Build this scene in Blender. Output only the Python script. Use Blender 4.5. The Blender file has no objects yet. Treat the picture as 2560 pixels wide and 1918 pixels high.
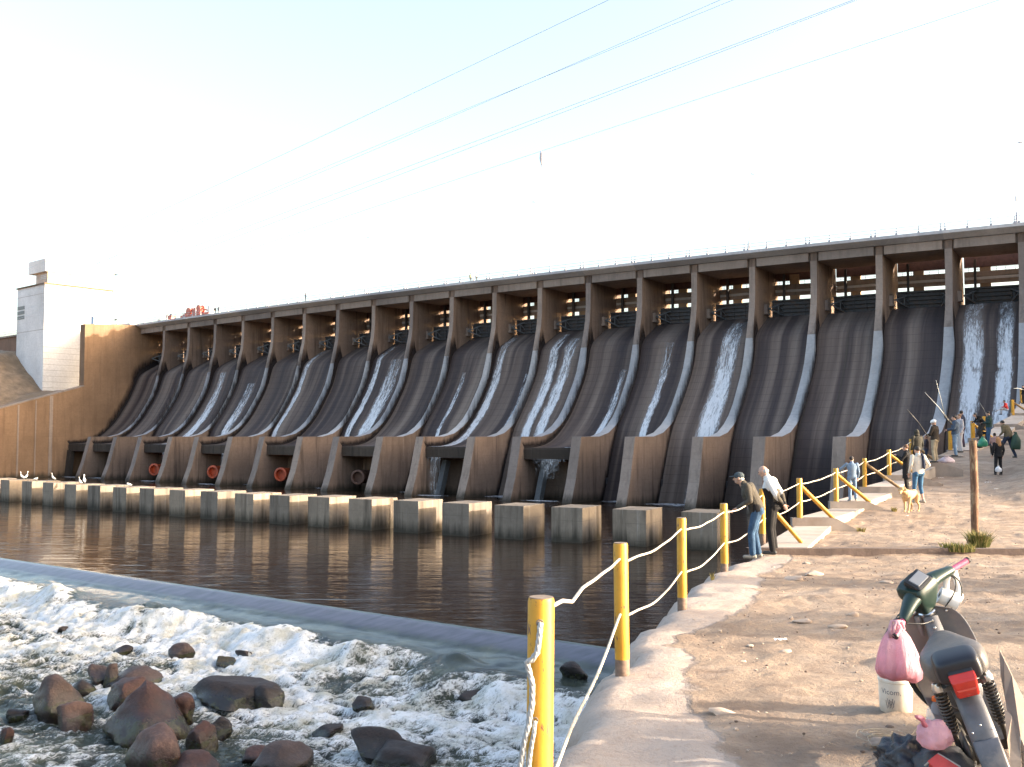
import bpy, bmesh, math, random
import numpy as np
from mathutils import Vector, Matrix, Euler
R = math.radians
sc = bpy.context.scene
COL = sc.collection
rnd = random.Random(7)

# ---------------------------------------------------------------- camera model (metres; origin at the lens)
F = 2489.0; TH = R(3.06); CT, ST = math.cos(TH), math.sin(TH)
def ray(px, py):
    u = (px - 1280) / F; v = (959 - py) / F
    return Vector((u, CT - ST * v, ST + CT * v))
def P(px, py, Y):           # point at forward distance Y
    r = ray(px, py); return r * (Y / r.y)
def G(px, py, z):           # point at height z
    r = ray(px, py); return r * (z / r.z)

# ---------------------------------------------------------------- numpy noise
def _h(ix, iy, seed):
    n = (ix.astype(np.int64) * 374761393 + iy.astype(np.int64) * 668265263 + seed * 974711) & 0xffffffff
    n = ((n ^ (n >> 13)) * 1274126177) & 0xffffffff
    n = ((n ^ (n >> 16)) * 2246822519) & 0xffffffff
    return ((n ^ (n >> 15)) & 0xffff) / 65535.0
np.seterr(over='ignore')
def vn(x, y, seed=0):
    x = np.asarray(x, float); y = np.asarray(y, float)
    ix = np.floor(x); iy = np.floor(y); fx = x - ix; fy = y - iy
    fx = fx * fx * fx * (fx * (fx * 6 - 15) + 10); fy = fy * fy * fy * (fy * (fy * 6 - 15) + 10)
    a = _h(ix, iy, seed); b = _h(ix + 1, iy, seed); c = _h(ix, iy + 1, seed); d = _h(ix + 1, iy + 1, seed)
    return (a + (b - a) * fx) + ((c + (d - c) * fx) - (a + (b - a) * fx)) * fy
def fbm(x, y, o=4, seed=0, g=.5):
    s = 0; a = 1; t = 0
    for i in range(o):
        s = s + a * vn(x * 2 ** i + 17.3 * i, y * 2 ** i + 9.1 * i, seed + i); t += a; a *= g
    return s / t
def sstep(a, b, x):
    t = np.clip((x - a) / (b - a), 0, 1); return t * t * (3 - 2 * t)

# ---------------------------------------------------------------- objects
def link(o, parent=None):
    COL.objects.link(o)
    if parent is not None: o.parent = parent
    return o
def tag(o, label=None, cat=None, group=None, kind=None):
    if label: o['label'] = label
    if cat: o['category'] = cat
    if group: o['group'] = group
    if kind: o['kind'] = kind
    return o
def empty(name, loc=(0, 0, 0), rz=0, label=None, cat=None, group=None, rot=None):
    o = bpy.data.objects.new(name, None); o.empty_display_size = .2
    link(o); o.location = loc; o.rotation_euler = rot if rot else (0, 0, rz)
    return tag(o, label, cat, group)
def copy_tree(o, parent=None):
    c = o.copy(); COL.objects.link(c); c.parent = parent
    for ch in list(o.children): copy_tree(ch, c)
    return c

class MB:
    def __init__(s): s.v = []; s.f = []; s.m = []; s.uv = None
    def add(s, vs, fs, mi=0):
        b = len(s.v); s.v += [tuple(p) for p in vs]
        for f in fs: s.f.append(tuple(b + i for i in f)); s.m.append(mi)
    def box(s, c, d, mi=0, M=None, taper=1.0):
        x, y, z = d[0] / 2, d[1] / 2, d[2] / 2; vs = []
        for k in (-1, 1):
            t = taper if k > 0 else 1
            for a, b in ((-1, -1), (1, -1), (1, 1), (-1, 1)): vs.append(Vector((a * x * t, b * y * t, k * z)))
        if M is not None: vs = [M @ p for p in vs]
        c = Vector(c); vs = [p + c for p in vs]
        s.add(vs, [(3, 2, 1, 0), (4, 5, 6, 7), (0, 1, 5, 4), (1, 2, 6, 5), (2, 3, 7, 6), (3, 0, 4, 7)], mi)
    def bar(s, a, b, w, h, mi=0, up=(0, 0, 1)):
        a = Vector(a); b = Vector(b); d = (b - a); L = d.length; d.normalize()
        u = Vector(up); sd = d.cross(u)
        if sd.length < 1e-4: sd = d.cross(Vector((1, 0, 0)))
        sd.normalize(); u = sd.cross(d)
        vs = [q + sd * (i * w / 2) + u * (j * h / 2) for q in (a, b) for i, j in ((-1, -1), (1, -1), (1, 1), (-1, 1))]
        s.add(vs, [(3, 2, 1, 0), (4, 5, 6, 7), (0, 1, 5, 4), (1, 2, 6, 5), (2, 3, 7, 6), (3, 0, 4, 7)], mi)
    def tube(s, pts, r, n=8, mi=0, caps=True, closed=False):
        pts = [Vector(p) for p in pts]; N = len(pts)
        rs = r if isinstance(r, (list, tuple)) else [r] * N
        vs = []; ref = None
        for i, p in enumerate(pts):
            if closed: t = pts[(i + 1) % N] - pts[i - 1]
            else: t = pts[min(i + 1, N - 1)] - pts[max(i - 1, 0)]
            if t.length < 1e-9: t = Vector((0, 0, 1))
            t.normalize()
            if ref is None:
                ref = Vector((0, 0, 1)) if abs(t.z) < .9 else Vector((1, 0, 0))
            x = t.cross(ref)
            if x.length < 1e-5: x = t.orthogonal()
            x.normalize(); y = x.cross(t); ref = y
            for k in range(n):
                a = 2 * math.pi * k / n; vs.append(p + (x * math.cos(a) + y * math.sin(a)) * rs[i])
        fs = []
        for i in range(N if closed else N - 1):
            j = (i + 1) % N
            for k in range(n):
                l = (k + 1) % n; fs.append((i * n + k, i * n + l, j * n + l, j * n + k))
        if caps and not closed:
            fs.append(tuple(range(n - 1, -1, -1))); fs.append(tuple((N - 1) * n + k for k in range(n)))
        s.add(vs, fs, mi)
    def capsule(s, a, b, ra, rb, n=10, mi=0):
        a = Vector(a); b = Vector(b); d = b - a
        if d.length < 1e-6: d = Vector((0, 0, 1e-4)); b = a + d
        u = d.normalized(); pts = []; rs = []
        for q in (-.98, -.7, -.35, 0): pts.append(a + u * ra * q); rs.append(ra * math.sqrt(1 - q * q))
        for q in (0, .35, .7, .98): pts.append(b + u * rb * q); rs.append(rb * math.sqrt(1 - q * q))
        s.tube(pts, rs, n, mi)
    def ell(s, c, r, M=None, n=12, m=8, mi=0):
        c = Vector(c); vs = []; fs = []
        for i in range(m + 1):
            t = math.pi * i / m
            for k in range(n):
                a = 2 * math.pi * k / n
                p = Vector((r[0] * math.sin(t) * math.cos(a), r[1] * math.sin(t) * math.sin(a), r[2] * math.cos(t)))
                if M is not None: p = M @ p
                vs.append(c + p)
        for i in range(m):
            for k in range(n):
                l = (k + 1) % n; fs.append((i * n + k, (i + 1) * n + k, (i + 1) * n + l, i * n + l))
        s.add(vs, fs, mi)
    def lathe(s, prof, n=20, mi=0, M=None, off=(0, 0, 0), cap=True):
        vs = []; fs = []; off = Vector(off)
        for r, z in prof:
            for k in range(n):
                a = 2 * math.pi * k / n; p = Vector((r * math.cos(a), r * math.sin(a), z))
                if M is not None: p = M @ p
                vs.append(p + off)
        for i in range(len(prof) - 1):
            for k in range(n):
                l = (k + 1) % n; fs.append((i * n + k, i * n + l, (i + 1) * n + l, (i + 1) * n + k))
        if cap:
            fs.append(tuple(range(n - 1, -1, -1))); fs.append(tuple((len(prof) - 1) * n + k for k in range(n)))
        s.add(vs, fs, mi)
    def loft(s, secs, n=14, mi=0):     # secs: (centre, rx, ry, xaxis, yaxis)
        vs = []; fs = []
        for c, rx, ry, X, Y in secs:
            c = Vector(c); X = Vector(X); Y = Vector(Y)
            for k in range(n):
                a = 2 * math.pi * k / n; vs.append(c + X * (rx * math.cos(a)) + Y * (ry * math.sin(a)))
        for i in range(len(secs) - 1):
            for k in range(n):
                l = (k + 1) % n; fs.append((i * n + k, i * n + l, (i + 1) * n + l, (i + 1) * n + k))
        fs.append(tuple(range(n - 1, -1, -1))); fs.append(tuple((len(secs) - 1) * n + k for k in range(n)))
        s.add(vs, fs, mi)
    def torus(s, c, Rr, r, axis='x', n=36, m=10, mi=0, a0=0, a1=2 * math.pi):
        full = abs(a1 - a0 - 2 * math.pi) < 1e-6; pts = []
        N = n if full else n + 1
        for i in range(N):
            a = a0 + (a1 - a0) * i / n; p = (math.cos(a) * Rr, math.sin(a) * Rr)
            q = {'x': (0, p[0], p[1]), 'y': (p[0], 0, p[1]), 'z': (p[0], p[1], 0)}[axis]
            pts.append(Vector(q) + Vector(c))
        s.tube(pts, r, m, mi, closed=full)
    def mesh(s, name):
        me = bpy.data.meshes.new(name); me.from_pydata(s.v, [], s.f)
        me.polygons.foreach_set('material_index', s.m); me.update(); return me
    def build(s, name, mats, parent=None, smooth=False, bevel=0, fixn=True, auto=None):
        me = s.mesh(name)
        for m in (mats if isinstance(mats, (list, tuple)) else [mats]): me.materials.append(m)
        if fixn or bevel:
            bm = bmesh.new(); bm.from_mesh(me)
            if bevel:
                bmesh.ops.remove_doubles(bm, verts=bm.verts, dist=1e-5)
                es = [e for e in bm.edges if len(e.link_faces) == 2 and e.calc_face_angle(0) > .5]
                bmesh.ops.bevel(bm, geom=es, offset=bevel, segments=2, profile=.6, affect='EDGES', clamp_overlap=True)
            bmesh.ops.recalc_face_normals(bm, faces=bm.faces); bm.to_mesh(me); bm.free()
        if smooth: me.polygons.foreach_set('use_smooth', [True] * len(me.polygons))
        if auto is not None:
            me.polygons.foreach_set('use_smooth', [True] * len(me.polygons)); me.set_sharp_from_angle(angle=R(auto))
        return link(bpy.data.objects.new(name, me), parent)
    def remesh(s, name, mats, parent=None, voxel=.02, sm=4, sf=.5, pick=None):
        me = s.mesh(name + '_t'); o = bpy.data.objects.new(name + '_t', me); COL.objects.link(o)
        m = o.modifiers.new('r', 'REMESH'); m.mode = 'VOXEL'; m.voxel_size = voxel
        if sm:
            k = o.modifiers.new('s', 'SMOOTH'); k.iterations = sm; k.factor = sf
        dg = bpy.context.evaluated_depsgraph_get()
        new = bpy.data.meshes.new_from_object(o.evaluated_get(dg)); new.name = name
        bpy.data.objects.remove(o); bpy.data.meshes.remove(me)
        new.materials.clear()
        for q in (mats if isinstance(mats, (list, tuple)) else [mats]): new.materials.append(q)
        if pick:
            new.polygons.foreach_set('material_index', [pick(p.center) for p in new.polygons])
        new.polygons.foreach_set('use_smooth', [True] * len(new.polygons))
        return link(bpy.data.objects.new(name, new), parent)

# ---------------------------------------------------------------- materials
class NT:
    def __init__(s, name):
        s.m = bpy.data.materials.new(name); s.m.use_nodes = True
        s.t = s.m.node_tree; s.n = s.t.nodes; s.l = s.t.links
        s.b = s.n['Principled BSDF']; s.out = s.n['Material Output']
    def node(s, ty, **kw):
        x = s.n.new(ty)
        for k, v in kw.items(): setattr(x, k, v)
        return x
    def put(s, sock, v):
        if hasattr(v, 'type') and hasattr(v, 'node'): s.l.new(v, sock)
        else: sock.default_value = v
    def co(s, kind='Object', scale=(1, 1, 1), rot=(0, 0, 0), loc=(0, 0, 0)):
        if kind == 'World': o = s.node('ShaderNodeNewGeometry').outputs['Position']
        else: o = s.node('ShaderNodeTexCoord').outputs[kind]
        mp = s.node('ShaderNodeMapping'); s.l.new(o, mp.inputs[0])
        mp.inputs['Scale'].default_value = scale; mp.inputs['Rotation'].default_value = rot; mp.inputs['Location'].default_value = loc
        return mp.outputs[0]
    def noise(s, co, scale, detail=4, rough=.55, dist=0):
        x = s.node('ShaderNodeTexNoise'); s.l.new(co, x.inputs['Vector'])
        x.inputs['Scale'].default_value = scale; x.inputs['Detail'].default_value = detail
        x.inputs['Roughness'].default_value = rough; x.inputs['Distortion'].default_value = dist
        return x.outputs['Fac']
    def vor(s, co, scale, feature='F1', out='Distance'):
        x = s.node('ShaderNodeTexVoronoi', feature=feature); s.l.new(co, x.inputs['Vector']); x.inputs['Scale'].default_value = scale
        return x.outputs[out]
    def ramp(s, fac, stops, interp='LINEAR'):
        x = s.node('ShaderNodeValToRGB'); s.l.new(fac, x.inputs[0]); cr = x.color_ramp; cr.interpolation = interp
        while len(cr.elements) < len(stops): cr.elements.new(.5)
        for e, (p, c) in zip(cr.elements, stops):
            e.position = p; e.color = (*c, 1) if hasattr(c, '__len__') else (c, c, c, 1)
        return x.outputs[0]
    def mix(s, fac, a, b, mode='MIX'):
        x = s.node('ShaderNodeMix', data_type='RGBA', blend_type=mode)
        s.put(x.inputs[0], fac)
        for i, v in ((6, a), (7, b)):
            if isinstance(v, (tuple, list)): v = (*v[:3], 1)
            s.put(x.inputs[i], v)
        return x.outputs[2]
    def math(s, op, a, b=0, clamp=False):
        x = s.node('ShaderNodeMath', operation=op); x.use_clamp = clamp
        s.put(x.inputs[0], a); s.put(x.inputs[1], b); return x.outputs[0]
    def attr(s, name, out='Fac'):
        x = s.node('ShaderNodeAttribute'); x.attribute_name = name; return x.outputs[out]
    def bump(s, h, strength=.3, dist=.05):
        x = s.node('ShaderNodeBump'); s.l.new(h, x.inputs['Height'])
        x.inputs['Strength'].default_value = strength; x.inputs['Distance'].default_value = dist
        s.l.new(x.outputs[0], s.b.inputs['Normal']); return x
    def col(s, v): s.put(s.b.inputs['Base Color'], (*v, 1) if isinstance(v, tuple) else v)
    def set(s, **kw):
        for k, v in kw.items(): s.put(s.b.inputs[k], v)

_mc = {}
def simple(name, c, rough=.6, var=.25, scale=12, metal=0, bump=.0, bd=.01, spec=.5, dirt=None, co='Object'):
    if name in _mc: return _mc[name]
    t = NT(name); cc = t.co(co)
    f = t.noise(cc, scale, 5, .6)
    lo = tuple(max(0, x * (1 - var)) for x in c); hi = tuple(min(1, x * (1 + var)) for x in c)
    k = t.ramp(f, [(.3, lo), (.7, hi)])
    if dirt:
        g = t.noise(cc, scale * .35, 6, .7); k = t.mix(t.ramp(g, [(.5, 0.), (.68, 1.)]), k, dirt)
    t.col(k); t.set(Roughness=rough, Metallic=metal); t.b.inputs['Specular IOR Level'].default_value = spec
    if bump: t.bump(t.noise(cc, scale * 4, 6, .65), bump, bd)
    _mc[name] = t.m; return t.m

def cloth(name, c, var=.22):
    return simple('cloth_' + name, c, .85, var, 9, bump=.5, bd=.02, spec=.2)
SKIN = simple('skin', (.50, .30, .22), .55, .12, 30, spec=.3)
SKIN2 = simple('skin_tan', (.36, .20, .14), .55, .12, 30, spec=.3)
# ---------------------------------------------------------------- camera, sun, sky
cam = bpy.data.cameras.new('camera'); cam.sensor_width = 36; cam.lens = F / 2560 * 36; cam.clip_end = 6000; cam.clip_start = .05
co_ = link(bpy.data.objects.new('camera', cam)); co_.rotation_euler = (math.pi / 2 + TH, 0, 0); sc.camera = co_
SUN_EL = R(13); SUN_DIR = Vector((math.cos(SUN_EL) * .985, math.cos(SUN_EL) * -.172, math.sin(SUN_EL)))
sl = bpy.data.lights.new('sun', 'SUN'); sl.energy = 2.6; sl.angle = R(.6); sl.color = (1, .87, .71)
so = link(bpy.data.objects.new('sun', sl)); so.rotation_euler = SUN_DIR.to_track_quat('Z', 'Y').to_euler(); so.location = (60, 0, 40)
w = bpy.data.worlds.new('World'); sc.world = w; w.use_nodes = True
bg = w.node_tree.nodes['Background']; sk = w.node_tree.nodes.new('ShaderNodeTexSky'); sk.sky_type = 'NISHITA'
sk.sun_disc = False; sk.sun_elevation = SUN_EL; sk.sun_rotation = math.atan2(SUN_DIR.x, SUN_DIR.y)
sk.air_density = 1.0; sk.dust_density = 7; sk.ozone_density = .6; sk.altitude = 300
w.node_tree.links.new(sk.outputs[0], bg.inputs[0]); bg.inputs[1].default_value = .15
vs = sc.view_settings; vs.view_transform = 'Standard'; vs.look = 'None'; vs.exposure = 2.42; vs.gamma = 1; vs.use_curve_mapping = False
sc.cycles.max_bounces = 6; sc.cycles.transparent_max_bounces = 8; sc.cycles.use_denoising = True
sc.cycles.caustics_reflective = False; sc.cycles.caustics_refractive = False
# ---------------------------------------------------------------- dam
WATER = -9.4
CX = (-.0166193816, -7.80493463, 59.9480403); CY = (.066690928, 4.76249467, 136.803391)
def frame(k):
    p = Vector((CX[0] * k * k + CX[1] * k + CX[2], CY[0] * k * k + CY[1] * k + CY[2], 0))
    d = Vector((2 * CX[0] * k + CX[1], 2 * CY[0] * k + CY[1], 0)).normalized()
    return p, d, Vector((-d.y, d.x, 0))
F18 = frame(18)
def W(k, s, z, u=0):         # u metres along the dam from pier k (to the far left), s metres downstream
    p, d, n = frame(k) if k <= 18 else F18
    if k > 18: u += (k - 18) * 10.5
    q = p + d * u + n * s; q.z = z; return q
S2 = {-3: 30, -2: 30, -1: 30, 0: 28.5, 1: 25.5, 2: 26.3, 3: 22.6, 4: 23.2, 5: 20.9, 6: 21.7, 7: 19.9, 8: 20.6, 9: 19.2, 10: 19.5, 11: 18.7, 12: 19.0,
      13: 18.4, 14: 18.7, 15: 17.9, 16: 18.4, 17: 18.1, 18: 18.4, 19: 18.4}
PT = .95
def PTz(z):
    t = min(1, max(0, (17.5 - z) / 7)); return PT + .62 * t * t * (3 - 2 * t)
FR = [(0, 26), (.05, 22), (.3, 19.6), (.81, 17.6), (1.77, 14.9), (2.5, 12.8), (3.4, 10.6), (4.5, 8.8), (5.7, 7.2), (7.6, 4.75), (9.3, 3.1), (11.3, 1.75), (13.8, .6), (16.9, .03), (22.6, 0)]

def concrete(name, base, dark, pale, streak=1.0, wet=None):
    t = NT(name); cw = t.co('World')
    big = t.noise(cw, .12, 5, .6)
    st = t.noise(t.co('World', (1.1, 1.1, .09)), 1.0, 6, .65)
    st2 = t.noise(t.co('World', (3.1, 3.1, .12), loc=(7, 3, 1)), 1.0, 5, .6)
    c = t.ramp(big, [(.3, tuple(x * .78 for x in base)), (.5, base), (.72, tuple(min(1, x * 1.18) for x in base))])
    c = t.mix(t.ramp(st, [(.50, 0.), (.72, .8 * streak)]), c, dark)
    c = t.mix(t.ramp(st2, [(.60, 0.), (.74, .5 * streak)]), c, pale)
    # lift joints every 1.5 m and board marks
    sep = t.node('ShaderNodeSeparateXYZ'); t.l.new(t.co('World', (1, 1, .667)), sep.inputs[0])
    fr = t.math('FRACT', sep.outputs[2]); jl = t.math('LESS_THAN', fr, .035)
    wob = t.math('MULTIPLY', jl, t.ramp(t.noise(cw, .5, 3), [(.4, 0.), (.6, .45)]))
    c = t.mix(wob, c, tuple(x * .5 for x in base))
    sm = t.noise(cw, 2.2, 5, .7); c = t.mix(t.ramp(sm, [(.35, .35), (.6, 0.)]), c, tuple(x * .62 for x in base))
    if wet is not None:       # damp, algae-dark band above the water line
        hz = t.node('ShaderNodeSeparateXYZ'); t.l.new(cw, hz.inputs[0])
        zz = t.math('ADD', hz.outputs[2], t.math('MULTIPLY', st, -2.2))
        mr = t.node('ShaderNodeMapRange'); t.l.new(zz, mr.inputs[0])
        mr.inputs[1].default_value = wet + .2; mr.inputs[2].default_value = wet - .9; mr.inputs[3].default_value = 0; mr.inputs[4].default_value = .85
        c = t.mix(mr.outputs[0], c, (.035, .032, .024))
    oi = t.node('ShaderNodeObjectInfo'); c = t.mix(1, c, t.ramp(oi.outputs['Random'], [(0, (.80, .80, .82)), (.5, (1, .98, .96)), (1, (1.14, 1.08, 1.02))]), 'MULTIPLY')
    t.col(c); t.set(Roughness=.9); t.b.inputs['Specular IOR Level'].default_value = .2
    t.bump(t.noise(cw, 3, 6, .7), .35, .06); return t.m
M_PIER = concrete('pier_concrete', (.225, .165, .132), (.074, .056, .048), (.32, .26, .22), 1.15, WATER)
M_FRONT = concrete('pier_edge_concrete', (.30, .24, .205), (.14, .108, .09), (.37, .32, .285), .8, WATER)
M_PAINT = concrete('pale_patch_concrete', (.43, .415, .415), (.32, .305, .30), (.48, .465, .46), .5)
M_BEAM = concrete('beam_concrete', (.29, .24, .21), (.13, .105, .092), (.37, .32, .29), .8)
M_DECK = concrete('deck_concrete', (.56, .55, .56), (.40, .39, .40), (.62, .61, .62), .5)
M_WALLB = concrete('abutment_concrete', (.27, .172, .108), (.155, .098, .064), (.35, .27, .20), .8, WATER)
M_STEEL = simple('dark_gate_steel', (.045, .045, .05), .6, .35, 2, bump=.2, dirt=(.09, .06, .045), co='World')
M_STRUT = simple('grey_strut_steel', (.11, .12, .13), .5, .2, 3)
M_RAIL = simple('pale_rail_steel', (.34, .34, .38), .5, .1, 4)
M_GOLD = concrete('upstream_concrete', (.34, .25, .175), (.2, .14, .1), (.42, .33, .25), .5)
M_REDB = simple('rusty_red_beam', (.085, .040, .035), .7, .3, 2, co='World')
M_ORANGE = simple('orange_pipe_paint', (.50, .085, .030), .55, .3, 1.2, dirt=(.2, .05, .03), co='World')
M_BROWNP = simple('brown_pipe_rust', (.10, .050, .035), .7, .3, 1.2, co='World')

def chute_mat():
    t = NT('chute_wet_concrete'); uv = t.co('UV'); cw = t.co('World')
    bands = t.noise(t.co('UV', (3.1, .5, 1)), 1.0, 5, .55, .25)
    fine = t.noise(t.co('UV', (26, .9, 1)), 1.0, 5, .65, .3)
    bl = t.noise(cw, .5, 5, .6)
    c = t.ramp(bands, [(.35, (.050, .039, .039)), (.45, (.070, .054, .051)), (.52, (.120, .092, .080)), (.64, (.19, .150, .128))])
    c = t.mix(t.ramp(fine, [(.45, 0.), (.75, .28)]), c, (.022, .018, .019))
    c = t.mix(t.ramp(bl, [(.55, 0.), (.75, .35)]), c, (.10, .075, .06))
    gr = t.noise(t.co('UV', (9, .5, 1), loc=(3, 1, 0)), 1.0, 3)
    c = t.mix(t.ramp(gr, [(.64, 0.), (.74, .35)]), c, (.022, .032, .010))
    sp = t.node('ShaderNodeSeparateXYZ'); t.l.new(t.co('UV', (1, 26, 1)), sp.inputs[0])
    jt = t.math('LESS_THAN', t.math('FRACT', sp.outputs[1]), .05)
    c = t.mix(t.math('MULTIPLY', jt, .35), c, (.02, .016, .014))
    t.col(c); t.set(Roughness=t.ramp(bands, [(.4, .6), (.6, .9)])); t.b.inputs['Specular IOR Level'].default_value = .12
    t.bump(t.noise(t.co('UV', (40, 8, 1)), 1, 5, .7), .5, .08); return t.m
M_CHUTE = chute_mat()

def stream_mat():
    t = NT('falling_white_water'); uv = t.co('UV', (9, 5.5, 1))
    a = t.noise(uv, 1.6, 7, .70, .9); b = t.noise(t.co('UV', (40, 30, 1)), 1.5, 5, .75, .6)
    sp = t.node('ShaderNodeSeparateXYZ'); t.l.new(t.co('UV'), sp.inputs[0])
    edge = t.attr('edge')
    dens = t.math('ADD', t.math('MULTIPLY', a, .75), t.math('MULTIPLY', b, .55))
    dens = t.math('ADD', dens, t.math('MULTIPLY', edge, .36))
    al = t.ramp(dens, [(.76, 0.), (.92, .48), (1.12, .95)])
    t.col(t.mix(b, (.42, .43, .46), (.82, .82, .84))); t.set(Roughness=.4, Alpha=al)
    t.bump(b, .6, .1); return t.m
M_STREAM = stream_mat()

dam = empty('dam', tuple(W(9, 0, WATER)), label='long brown concrete spillway dam with curved piers, dark chutes and a roadway on top', cat='dam')
DINV = Matrix.Translation(-dam.location)
def dpart(mb, name, mats, parent=None, **kw):
    o = mb.build(name, mats, parent or dam, **kw)
    o.data.transform(DINV); return o

def pier(k):
    g = S2[k] / 22.6; prof = [(s * g if z < 15.5 else s, z) for s, z in FR]
    poly = [(-10.5, 27.3)] + [(-.25, 27.3), (-.25, 26.0)] + prof + [(S2[k] + 1.6, -6), (S2[k] + 2.9, WATER), (S2[k] + 3.2, -13), (-10.5, -13)]
    n = len(poly); mb = MB()
    vs = [W(k, s, z) for s, z in poly] + [W(k, s, z, -PTz(z)) for s, z in poly]
    mb.add(vs, [tuple(range(n)), tuple(range(2 * n - 1, n - 1, -1))], 0)
    for i in range(n):
        j = (i + 1) % n; zm = (poly[i][1] + poly[j][1]) / 2; sm_ = (poly[i][0] + poly[j][0]) / 2
        mi = 0
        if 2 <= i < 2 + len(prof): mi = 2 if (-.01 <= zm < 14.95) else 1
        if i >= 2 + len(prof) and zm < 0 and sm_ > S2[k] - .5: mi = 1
        mb.add([vs[i], vs[j], vs[n + j], vs[n + i]], [(0, 1, 2, 3)], mi)
    pr = dpart(mb, 'pier', [M_PIER, M_FRONT, M_PAINT])
    # anchor block of the gate arm, on the right face
    mb = MB(); c = W(k, -4.1, 19.9, -PT - .3); p_, d_, n_ = frame(k); Mx = Matrix((d_, n_, (0, 0, 1))).transposed()
    mb.box(c, (.6, 1.1, 1.25), M=Mx); mb.box(W(k, -4.1, 19.15, -PT - .35), (.7, 1.35, .3), M=Mx)
    dpart(mb, 'anchor_block', M_FRONT, pr)
    if k >= 4 and k % 2 == 0 or k in (5, 3):   # small drain niche in the lower block
        mb = MB(); mb.box(W(k, S2[k] * .62, -6.6, -PTz(-6.6) - .02), (.25, 1.5, .9), M=Mx); dpart(mb, 'drain_niche', M_STEEL, pr)
for k in range(-2, 19): pier(k)

DEEP = [(-7, 18.4), (-5.8, 18.75), (-4.9, 18.5), (-3.96, 17.95), (-2, 16.9), (-.6, 16), (.68, 14.9), (1.6, 13.4), (2.6, 11.6), (3.9, 9.4), (5.4, 7.4), (7, 5.4), (8.9, 3.3), (10.7, 1.2), (12.2, -1.6), (13.6, -4.8), (15.2, -8.4), (16.4, -11)]
ALC = [(-7, 18.4), (-5.8, 18.75), (-4.9, 18.5), (-3.96, 17.95), (-2, 16.9), (-.6, 16), (.6, 14.6), (1.5, 12.8), (2.5, 10.8), (3.7, 8.8), (5.1, 6.9), (6.9, 4.6), (8.8, 2.7), (11, 1.0), (13.4, -.4), (16.2, -1.3), (19, -1.6), (21.9, -1.62)]
def is_alc(k): return k >= 5 and (k % 2 == 1 or k == 18)
def chute_pt(k, w_, s, z, lift=0):
    gl = S2[k + 1] / 22.6; gr = S2[k] / 22.6
    a = W(k, s * (gr if z < 15.5 else 1), z, -.3 if False else 0); b = W(k + 1, s * (gl if z < 15.5 else 1), z, -PTz(z))
    if k == 18: b = W(19, s * (gl if z < 15.5 else 1), z)
    q = a.lerp(b, w_)
    if lift:
        p_, d_, n_ = frame(min(k, 18)); q = q + n_ * lift * .8 + Vector((0, 0, lift * .6))
    return q
def dense(prof, m=3):
    out = []
    for i in range(len(prof) - 1):
        p0 = prof[max(i - 1, 0)]; p1 = prof[i]; p2 = prof[i + 1]; p3 = prof[min(i + 2, len(prof) - 1)]
        for j in range(m):
            t = j / m
            q = []
            for a in (0, 1):
                q.append(.5 * ((2 * p1[a]) + (-p0[a] + p2[a]) * t + (2 * p0[a] - 5 * p1[a] + 4 * p2[a] - p3[a]) * t * t + (-p0[a] + 3 * p1[a] - 3 * p2[a] + p3[a]) * t ** 3))
            out.append(tuple(q))
    return out + [prof[-1]]
def sheet(k, prof, w0, w1, nw, lift, name, mat, parent, edge=False, useed=0, wob=0):
    rows = dense(prof); vs = []; fs = []; uv = []; ed = []
    L = 0; lens = [0]
    for i in range(1, len(rows)):
        L += math.hypot(rows[i][0] - rows[i - 1][0], rows[i][1] - rows[i - 1][1]); lens.append(L)
    r = random.Random(k * 31 + useed)
    for i, (s, z) in enumerate(rows):
        for j in range(nw + 1):
            t = j / nw; ww = w0 + (w1 - w0) * t
            if wob: ww += wob * (vn(np.array(lens[i] * .35), np.array(useed * 3.1 + (0 if t < .5 else 5)), 3) - .5) * (1 if t in (0, 1) else .6)
            lf = lift + (rnd.uniform(-.05, .05) if lift else 0)
            vs.append(chute_pt(k, ww, s, z, lf)); uv.append((ww + k * 3.71 + useed * .37, lens[i] / 36))
            e = 1 - abs(2 * t - 1); ed.append(min(1, e * 2.2) * (.45 + .55 * min(1, lens[i] / 14)))
    for i in range(len(rows) - 1):
        for j in range(nw):
            a = i * (nw + 1) + j; fs.append((a, a + 1, a + nw + 2, a + nw + 1))
    mb = MB(); mb.add(vs, fs); me = mb.mesh(name); me.materials.append(mat)
    u = me.uv_layers.new(name='UVMap')
    for lp in me.loops: u.data[lp.index].uv = uv[lp.vertex_index]
    if edge:
        at = me.attributes.new('edge', 'FLOAT', 'POINT'); at.data.foreach_set('value', ed)
    me.polygons.foreach_set('use_smooth', [True] * len(me.polygons))
    o = link(bpy.data.objects.new(name, me), parent)
    if parent is dam: me.transform(DINV)
    return o
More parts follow.
